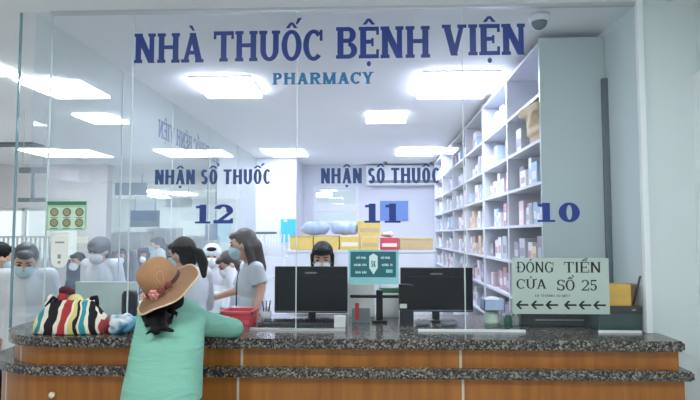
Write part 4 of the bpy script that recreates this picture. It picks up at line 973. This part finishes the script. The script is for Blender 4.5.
    if style == 'ponytail':
        pts = [P(0, -.11, .0), P(0, -.145, -.03), P(.01, -.15, -.10), P(.015, -.13, -.19)]
        for a, b_, r0, r1 in zip(pts, pts[1:], (.024, .034, .038), (.034, .038, .018)): cap(bm, a, b_, r0, r1)
    if style == 'long':
        for s in (-1, 1): cap(bm, P(s * .062, -.03, .01), P(s * .066, -.045, -.13), .032, .03); cap(bm, P(s * .066, -.045, -.13), P(s * .055, -.02, -.21), .03, .016)
        cap(bm, P(0, -.085, -.02), P(0, -.095, -.2), .06, .05)
    if style == 'bangs':
        for q in range(-3, 4): cap(bm, P(q * .02, .06, .075), P(q * .021, .092 - abs(q) * .007, .052), .014, .007)
        for s in (-1, 1): cap(bm, P(s * .07, .015, .03), P(s * .072, .02, -.07), .022, .014)
    obj('hair', remeshed(bm, .006, 2), M[hair], o)
    if cap_m:
        bm = bmesh.new(); ell(bm, P(0, -.015, .045), .094, .108, .085, hrot); ell(bm, P(0, -.02, .012), .088, .102, .04, hrot); obj('cap', remeshed(bm, .006), M[cap_m], o)
    if mask:
        bm = bmesh.new(); ell(bm, P(0, .050, -.048), .062, .062, .055, hrot); ell(bm, P(0, .085, -.03), .03, .026, .035, hrot); mk = obj('face_mask', remeshed(bm, .005), M[mask], o)
        for s in (-1, 1): bm = bmesh.new(); tube(bm, [P(s * .058, .055, -.03), P(s * .082, .01, -.008), P(s * .084, -.02, -.01)], .0022, 6); obj('ear_loop', bm, M[mask], mk)
    for s in (-1, 1):
        bm = bmesh.new(); ell(bm, P(s * .031, .079, .013), .014, .008, .007, hrot, 10, 8); obj('eye', bm, M['eye'], o)
        bm = bmesh.new(); cap(bm, P(s * .016, .085, .034), P(s * .048, .072, .036), .0045, .003, 6); obj('eyebrow', bm, M['hair'], o)
    if extra: extra(o, P, W, hrot)
    return o
def hd(px, py, Y): return at(px, py, Y)
# staff inside
h = hd(182, 255, 3.98)
person('person with black ponytail in a white coat behind the straw hat', (h.x + .05, 4.0), R(62), H=1.52, headf=(-.82, .30, -.28), headu=(.05, 0, 1), head_at=h, style='ponytail', sleeves='long',
       arms={'L': (Vector((h.x - .02, 3.80 + .05, 1.03)), Vector((h.x - .12, 3.92, 1.04))), 'R': (Vector((h.x + .12, 4.22, .98)), Vector((h.x - .1, 4.3, 1.0)))})
h = hd(229, 265, 5.05)
person('person in a white coat bending, brown hair and white mask, left of the standing woman', (h.x + .13, 5.15), R(80), H=1.5, lean=R(14), headf=(-.75, -.42, -.55), headu=(-.2, 0, 1), head_at=h, style='short', hair='hairb', mask='maskw', sleeves='long')
h = hd(242.5, 245, 4.3)
bx, by = h.x + .06, 4.36
def placket(o, P, W, hrot):
    bm = bmesh.new(); pts = [W(0, .118 - .02 * (z > 1.15) , z) for z in (1.28, 1.15, 1.0, .85, .7)]
    for a, b_ in zip(pts, pts[1:]): cone(bm, a, b_, .006, .006, 6)
    obj('placket', bm, M['navycloth'], o)
    a = W(.06, .128, .93); b_ = W(.115, .105, .93); bm = bmesh.new(); cone(bm, a, b_, .007, .007, 6); obj('pocket_trim', bm, M['navycloth'], o)
person('person with long brown hair and blue mask standing in a pale short-sleeved coat', (bx, by), R(115), H=1.56, headf=(-.95, -.18, -.2), headu=(-.1, 0, 1), head_at=h, style='long', hair='hairb', coat='coatg', sleeves='short', vox=.007,
       arms={'R': (at(238, 290, 4.55), at(216, 297, 4.5)), 'L': (at(261, 288, 4.2), at(256, 313, 4.1))}, extra=placket)
h = hd(322.5, 258.5, 4.25)
person('person with dark fringe bowed behind the left monitor', (h.x, 4.38), R(180), H=1.5, lean=R(8), headf=(.02, -.93, -.28), headu=(0, 0, 1), head_at=h, style='bangs', mask='maskw', sleeves='long')
h = hd(212, 256, 5.75)
person('person in white cap and mask far behind the bending staff', (h.x + .02, 5.82), R(150), H=1.5, headf=(.2, -.95, -.2), head_at=h, cap_m='capw', mask='maskw', style='short', sleeves='long')
# hall
h = hd(25.5, 261, 3.95)
person('person with grey hair and blue mask leaning behind the left end glass', (h.x - .06, 4.1), R(200), H=1.52, lean=R(12), headf=(.38, -.80, -.50), headu=(.05, 0, 1), head_at=h, hair='hairgrey', style='short', mask='mask', sleeves='long')
h = hd(1.5, 258, 4.45)
person('person with black hair at the left picture edge, partly cut off', (h.x - .05, 4.5), R(230), H=1.54, lean=R(6), headf=(.6, .5, -.2), head_at=h, hair='hair', style='short', mask='mask', sleeves='long', trousers='darkvest', coat_len=.1)
h = hd(99, 251, 5.1)
person('person in grey cap and white mask behind the small white card', (h.x, 5.2), R(170), H=1.54, lean=R(5), headf=(-.3, -.85, -.3), head_at=h, cap_m='cap', style='short', mask='maskw', sleeves='long')
h = hd(146, 256, 9.0)
person('person in dark blue jacket far back in the hall above the hat', (h.x, 9.05), R(150), H=1.55, head_at=h, coat='navycloth', style='short', mask='maskw', sleeves='long', vox=.012)
h = hd(121, 257, 8.4)
person('person in grey jacket far back in the hall left of the hat', (h.x, 8.45), R(190), H=1.52, head_at=h, coat='cap', style='short', mask='maskw', sleeves='long', vox=.012)

h = hd(77, 262, 7.2)
person('person in navy jacket in the hall beside the rounded white notice', (h.x, 7.25), R(160), H=1.42, head_at=h, coat='navycloth', style='short', mask='maskw', sleeves='long', vox=.012)
h = hd(157, 246, 7.8)
person('person in white coat with dark hair in the hall just above the hat', (h.x, 7.85), R(120), H=1.58, head_at=h, style='ponytail', mask='mask', sleeves='long', vox=.012)

# ---- the customer in mint
def customer():
    o = thing('person', 'person in mint sweater and straw hat leaning on the counter, seen from behind', 'person', (at(161, 400, 2.42).x, 2.42, 0))
    def A(px, py, Y): return at(px, py, Y)
    hipc = A(162, 408, 2.45); ch = A(167, 352, 2.55); upc = A(171, 326, 2.665)
    sL = A(151, 321, 2.69); sR = A(195, 322, 2.69)
    eR = A(234, 331, 2.89); eR.z = TZ + .043; wR = Vector((eR.x - .24, 2.97, TZ + .042))
    eL = Vector((sL.x - .015, 2.90, TZ + .055)); wL = Vector((eL.x + .22, 2.97, TZ + .04))
    hc = A(168, 291, 2.69)
    u = Vector((-.40, .10, .9)).normalized(); f = Vector((.05, .92, -.30)); f = (f - u * f.dot(u)).normalized()
    bm = bmesh.new(); P, hrot = head_blobs(bm, hc, f, u)
    nk = A(172, 312, 2.71)
    cap(bm, nk, hc - u * .05, .05, .046)
    tilt = Matrix.Rotation(R(-22), 3, 'X')
    ell(bm, hipc, .155, .10, .14, tilt); ell(bm, ch, .13, .085, .17, tilt); ell(bm, upc, .12, .07, .09, tilt)
    for s, e, w in ((sL, eL, wL), (sR, eR, wR)): cap(bm, upc + Vector((0, 0, .02)), s, .06, .045); cap(bm, s, e, .042, .034); cap(bm, e, w, .034, .024)
    hand_blobs(bm, wR, Vector((-1, .06, -.1)), Vector((0, .1, -1)), -1, .3, .95); hand_blobs(bm, wL, Vector((1, .02, -.05)), Vector((0, .1, -1)), 1, .3, .95)
    for s in (-1, 1):
        x = hipc.x + s * .085; cap(bm, (x, 2.43, hipc.z - .05), (x, 2.47, .43), .085, .055); cap(bm, (x, 2.47, .43), (x, 2.43, .09), .053, .036); cap(bm, (x, 2.41, .045), (x + s * .01, 2.56, .035), .036, .026)
    bm = remeshed(bm, .006, 3, .45)
    for v in bm.verts: v.co.z = max(v.co.z, .001)
    obj('body', bm, M['skin'], o)
    # sweater
    bm = bmesh.new()
    secs = [(400, 161.5, 39.5, 2.43, .125), (385, 163, 38.5, 2.45, .125), (365, 165.5, 36.5, 2.49, .12), (345, 168, 35.5, 2.53, .115), (328, 170, 34, 2.595, .11), (317, 171.5, 33.5, 2.65, .10), (309, 171, 30.5, 2.69, .085), (303, 173, 25, 2.715, .075), (298, 173, 15, 2.73, .06)]
    N = 36; rings = []
    for py, cx, hw2, Y, dy in secs:
        c = A(cx, py, Y); rx = hw2 * Y / F; ring = []
        for i in range(N):
            t = 2 * math.pi * i / N; ring.append(bm.verts.new((c.x + rx * math.copysign(abs(math.cos(t)) ** .85, math.cos(t)), c.y + dy * math.copysign(abs(math.sin(t)) ** .85, math.sin(t)), c.z)))
        rings.append(ring)
    for q0, q1 in zip(rings, rings[1:]):
        for i in range(N): bm.faces.new((q0[i], q0[(i + 1) % N], q1[(i + 1) % N], q1[i]))
    bm.faces.new(rings[0][::-1]); bm.faces.new(rings[-1])
    bmesh.ops.recalc_face_normals(bm, faces=bm.faces)
    for s, e, w, side in ((sL, eL, wL, -1), (sR, eR, wR, 1)):
        cap(bm, upc + Vector((side * .02, 0, .035)), s + Vector((0, 0, .006)), .082, .070); cap(bm, s, e, .064, .050); cap(bm, e, e.lerp(w, .15), .050, .047); cone(bm, e, e.lerp(w, .93), .048, .036)
    bm = remeshed(bm, .007, 5, .5)
    for v in bm.verts:
        if v.co.y > 2.84: v.co.z = max(v.co.z, TZ + .001)
    obj('sweater', bm, M['teal'], o)
    bm = bmesh.new(); ell(bm, hipc + Vector((0, 0, -.02)), .163, .112, .13)
    for s in (-1, 1): x = hipc.x + s * .085; cap(bm, (x, 2.43, hipc.z - .05), (x, 2.47, .43), .094, .07); cone(bm, (x, 2.47, .43), (x, 2.43, .10), .07, .062)
    obj('trousers', remeshed(bm, .010, 3), M['maroon'], o)
    for s in (-1, 1):
        x = hipc.x + s * .085; bm = bmesh.new(); cap(bm, (x, 2.40, .046), (x + s * .01, 2.57, .038), .043, .036); bm = remeshed(bm, .008)
        for v in bm.verts: v.co.z = max(v.co.z, .0003)
        obj('shoe', bm, M['shoe'], o)
    for s in (-1, 1):
        bm = bmesh.new(); ell(bm, P(s * .031, .079, .013), .014, .008, .007, hrot, 10, 8); obj('eye', bm, M['eye'], o)
    # hair: skull cover and the loose ponytail over the back
    bm = bmesh.new(); ell(bm, P(0, -.024, .02), .083, .095, .10, hrot); ell(bm, P(0, -.05, -.05), .074, .06, .07, hrot)
    Yb = 2.515
    strands = [([(158, 300), (158, 312), (155, 322), (156, 331)], .036, .018), ([(152, 303), (149, 314), (147, 325)], .03, .012), ([(160, 302), (163, 316), (164, 328), (173, 331)], .03, .007), ([(160, 318), (153, 330), (146, 334)], .018, .004),
               ([(166, 302), (173, 311), (171, 324)], .010, .004), ([(168, 300), (177, 306), (176, 318)], .008, .003), ([(162, 306), (168, 318), (168, 327)], .014, .005), ([(146, 306), (142, 314), (144, 322)], .012, .004)]
    for pts, r0, r1 in strands:
        n_ = len(pts) - 1
        W_ = [A(px, max(py, 313), 2.575 - .0062 * (max(py, 313) - 309)) for px, py in pts]; W_[0] = A(pts[0][0], 307, 2.64)
        for i in range(n_): cap(bm, W_[i], W_[i + 1], r0 + (r1 - r0) * i / n_, r0 + (r1 - r0) * (i + 1) / n_, 10)
    obj('hair', remeshed(bm, .0045, 2), M['hair'], o)
    # hat (worn, so a part)
    hb = at(163.5, 284, 2.59); hu = Vector((-.47, -.48, .80)).normalized(); x_, y_ = frame_of(hu)
    y_ = hu.cross(x_).normalized(); HR = Matrix((x_, y_, hu)).transposed()
    bm = bmesh.new(); lathe(bm, [(.088, 0), (.088, .04), (.084, .075), (.073, .104), (.050, .122), (.001, .128)], n=40, c=hb, rot=HR); hat = obj('straw_hat', bm, M['straw'], o); hat['label'] = 'tan straw hat crown'
    bm = bmesh.new(); n_ = 56; rr = []
    for j, q in enumerate((.088, .106, .124, .142, .158)):
        ring = []
        for i in range(n_):
            t = 2 * math.pi * i / n_; dz = -(q - .088) * .50 * (1 + .25 * math.sin(2 * t + .6) + .16 * math.sin(5 * t))
            ring.append(bm.verts.new(hb + HR @ Vector((q * math.cos(t), q * math.sin(t), dz))))
        rr.append(ring)
    for q0, q1 in zip(rr, rr[1:]):
        for i in range(n_): f_ = bm.faces.new((q0[i], q0[(i + 1) % n_], q1[(i + 1) % n_], q1[i])); f_.smooth = True
    rim = [v.co.copy() for v in rr[-1]]
    r2 = bmesh.ops.solidify(bm, geom=bm.faces[:], thickness=.003)
    obj('brim', bm, M['brim'], hat)
    bm = bmesh.new(); tube(bm, rim + [rim[0]], .0042, 6); obj('brim_edging', bm, M['strawedge'], hat)['label'] = 'pale fringed brim edge'
    bm = bmesh.new(); lathe(bm, [(.089, .001), (.0905, .004), (.0895, .018), (.088, .020)], n=40, c=hb, rot=HR); obj('hat_band', bm, M['band'], hat)
    def flower(px, py, r, m, part):
        def pix(P): q = ROT.transposed() @ (P - CAM); return Vector((350 + F * q.x / -q.z, 200 - F * q.y / -q.z))
        ring = [hb + HR @ Vector((.100 * math.cos(2 * math.pi * i / 120), .100 * math.sin(2 * math.pi * i / 120), .018)) for i in range(120)]
        c = min((p for p in ring if p.y < hb.y), key=lambda p: (pix(p) - Vector((px, py))).length)
        out = (c - hb).normalized(); a_, b_ = frame_of(out)
        bm = bmesh.new()
        for i in range(6):
            th = i * math.pi / 3; q = c + (a_ * math.cos(th) + b_ * math.sin(th)) * r * .6 + out * .006; ell(bm, q, r * .48, r * .48, r * .40, u=10, v=8)
        ell(bm, c + out * .014, r * .4, r * .4, r * .4, u=10, v=8); obj(part, bm, M[m], hat)
    flower(153, 292, .025, 'pink', 'flower'); flower(161, 289, .017, 'petal', 'flower'); flower(168, 285, .016, 'petal', 'flower'); flower(145, 296, .016, 'pink', 'flower')
customer()

# ================================================================== WORLD
wd = bpy.data.worlds.new('world'); scene.world = wd; wd.use_nodes = True
bg = wd.node_tree.nodes['Background']; bg.inputs[0].default_value = (.92, .98, .96, 1); bg.inputs[1].default_value = 1.05
vs = scene.view_settings; vs.view_transform = 'Standard'; vs.look = 'None'; vs.gamma = 1; vs.exposure = .32; vs.use_curve_mapping = False
